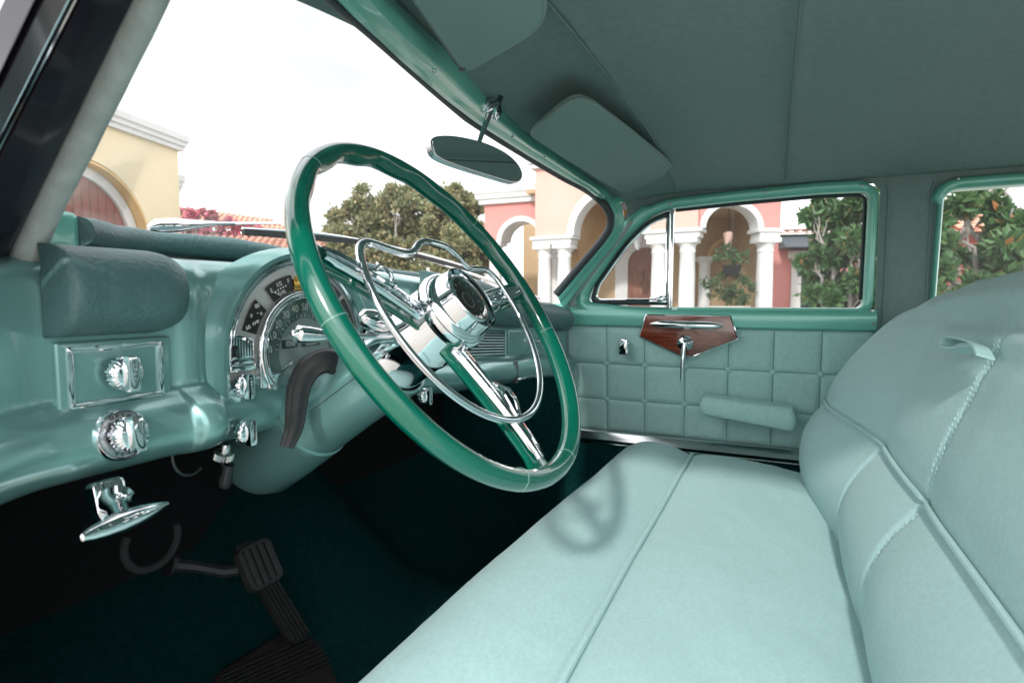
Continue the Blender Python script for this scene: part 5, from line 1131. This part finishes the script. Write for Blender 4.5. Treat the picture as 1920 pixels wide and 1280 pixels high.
# ---- yellow garage house
YR = Vector((10.27, 14.45, 0)); YD = Vector((-0.96, -0.27, 0)).normalized(); My = fixn(frm(YR, YD, (0, 0, 1), YD.cross(Vector((0, 0, 1)))))
YEL = empty('yellow_house', YR+YD*3, 'cream yellow house with white cornice and arched brown garage door', 'house')
b = archwall(My, 0, 9.0, 2.45, 5.09, 2.80, 1.76, 1.80, 0.45)
b.box(0, 2.80-1.76, 0, 2.4495, -0.45, 0); b.box(2.80+1.76, 9.0, 0, 2.4495, -0.45, 0); b.box(0, 0.4, 0, 5.09, -5, -0.451); b.build('wall', STUCY, YEL, 'cream yellow facade with an arched opening', smooth=30)
archband(My, 2.80, 2.45, 1.70, 1.72, 0.055, -0.40, 0.002, legs=2.45).build('arch_reveal', OCHRD, YEL, smooth=30)
archband(My, 2.84, 2.43, 1.47, 1.50, 0.24, -0.42, -0.24, legs=2.43).build('arch_frame', WHITE, YEL, 'white frame round the garage door', smooth=30)
npk = 14
for k in range(npk):
    x0 = 2.84-1.49+k*(2.98/npk); x1 = x0+2.98/npk-0.008
    ht = lambda x: 2.43+1.50*math.sqrt(max(0, 1-((x-2.84)/1.49)**2))
    b = MB(My); b.prism([(x0, 0.02), (x1, 0.02), (x1, ht(x1)), ((x0+x1)/2, ht((x0+x1)/2)), (x0, ht(x0))], -0.36, -0.32); b.build('plank', PLANK, YEL, smooth=0)
b = MB(My); b.prism([(2.84-1.49, 0.02), (2.84+1.49, 0.02)]+[(2.84+1.49*math.cos(rad(a)), 2.43+1.50*math.sin(rad(a))) for a in range(0, 181, 10)], -0.40, -0.365); b.build('door_backing', DARK, YEL, smooth=0)
cornice(My, 0, 9.0, 5.092, 0.40, 0.20).build('cornice', WHITE, YEL)
b = MB(My); b.box(-0.62, -0.001, 0, 4.16, -4.0, -0.6); b.build('side_wall', STUCY, YEL)
b = cornice(My @ Matrix.Translation((0, 0, -0.6)), -0.62, -0.001, 4.162, 0.45, 0.17); b.build('side_cornice', WHITE, YEL)

# ---- tiled roofs and bougainvillea between the yellow house and the tree
def wallhouse(a, c, D0, D1, zw, rise, label, nm, m_):
    P0, P1 = atD(a, 560, D0), atD(c, 560, D1); M, L_, _ = fx(P0, P1); M = fixn(M); t = empty(nm, Vector(((P0.x+P1.x)/2, (P0.y+P1.y)/2, 0)), label, 'house')
    b = MB(M); b.box(0, L_, 0, zw, -3.0, 0); b.build('wall', m_, t); tiles(M, -0.2, L_+0.2, zw, zw+rise, 0.35, -2.0, t, 0.27); return M, L_, t
D_ = 24.0; zt_ = 1.2+(560-418)/FPX*D_
wallhouse(300, 700, 21.0, 23.0, 2.95, 0.75, 'low garden house with near terracotta tile roof', 'garden_house', STUCP)
P0, P1 = atD(320, 560, 27), atD(560, 560, 33); M, L_, _ = fx(P0, P1); M = fixn(M); FH = empty('far_house', Vector(((P0.x+P1.x)/2, (P0.y+P1.y)/2, 0)), 'far house with sloping terracotta roof above pink blossom', 'house')
b = MB(M); b.box(0, L_, 0, 4.6, -3.0, 0); b.build('wall', STUCP, FH); tiles(M, -0.3, L_+0.3, 4.75, 5.9, 0.5, -2.5, FH, 0.30)
t = empty('bougainvillea', Vector((atD(400, 560, 25).x, atD(400, 560, 25).y, 0)), 'pink bougainvillea mass in front of the far tiled house', 'bush')
R_ = random.Random(3); b = MB(); base = WORLD[t.name]
for k in range(8): limb(b, base, atD(345+k*20, 415, 25), 0.05, 0.02, R_)
b.build('trunk', BARK, t); leafobj('blossom', clump_pts(cl([(348, 402, 18), (370, 404, 18), (395, 412, 18), (420, 418, 16), (445, 424, 15), (470, 430, 14), (360, 425, 18), (400, 432, 18), (440, 440, 16)], 25.0, 0.3), 3600, 71), 0.15, L_BOUG, t, 0.8, 72)
# hedge closing the view under the tree
t = empty('hedge', Vector((atD(780, 560, 26).x, atD(780, 560, 26).y, 0)), 'dense green hedge below the olive trees', 'hedge')
b = MB(); R_ = random.Random(5)
for k in range(10): q = atD(610+k*34, 560, 26); limb(b, Vector((q.x, q.y, 0)), Vector((q.x, q.y, 1.6)), 0.05, 0.02, R_)
b.build('stems', BARK, t); leafobj('foliage', clump_pts([(Vector((atD(600+k*24, 560, 26).x, atD(600+k*24, 560, 26).y, z)), 0.75) for k in range(14) for z in (0.6, 1.5)], 7000, 91), 0.2, L_OLIVE, t, 0.5, 92)
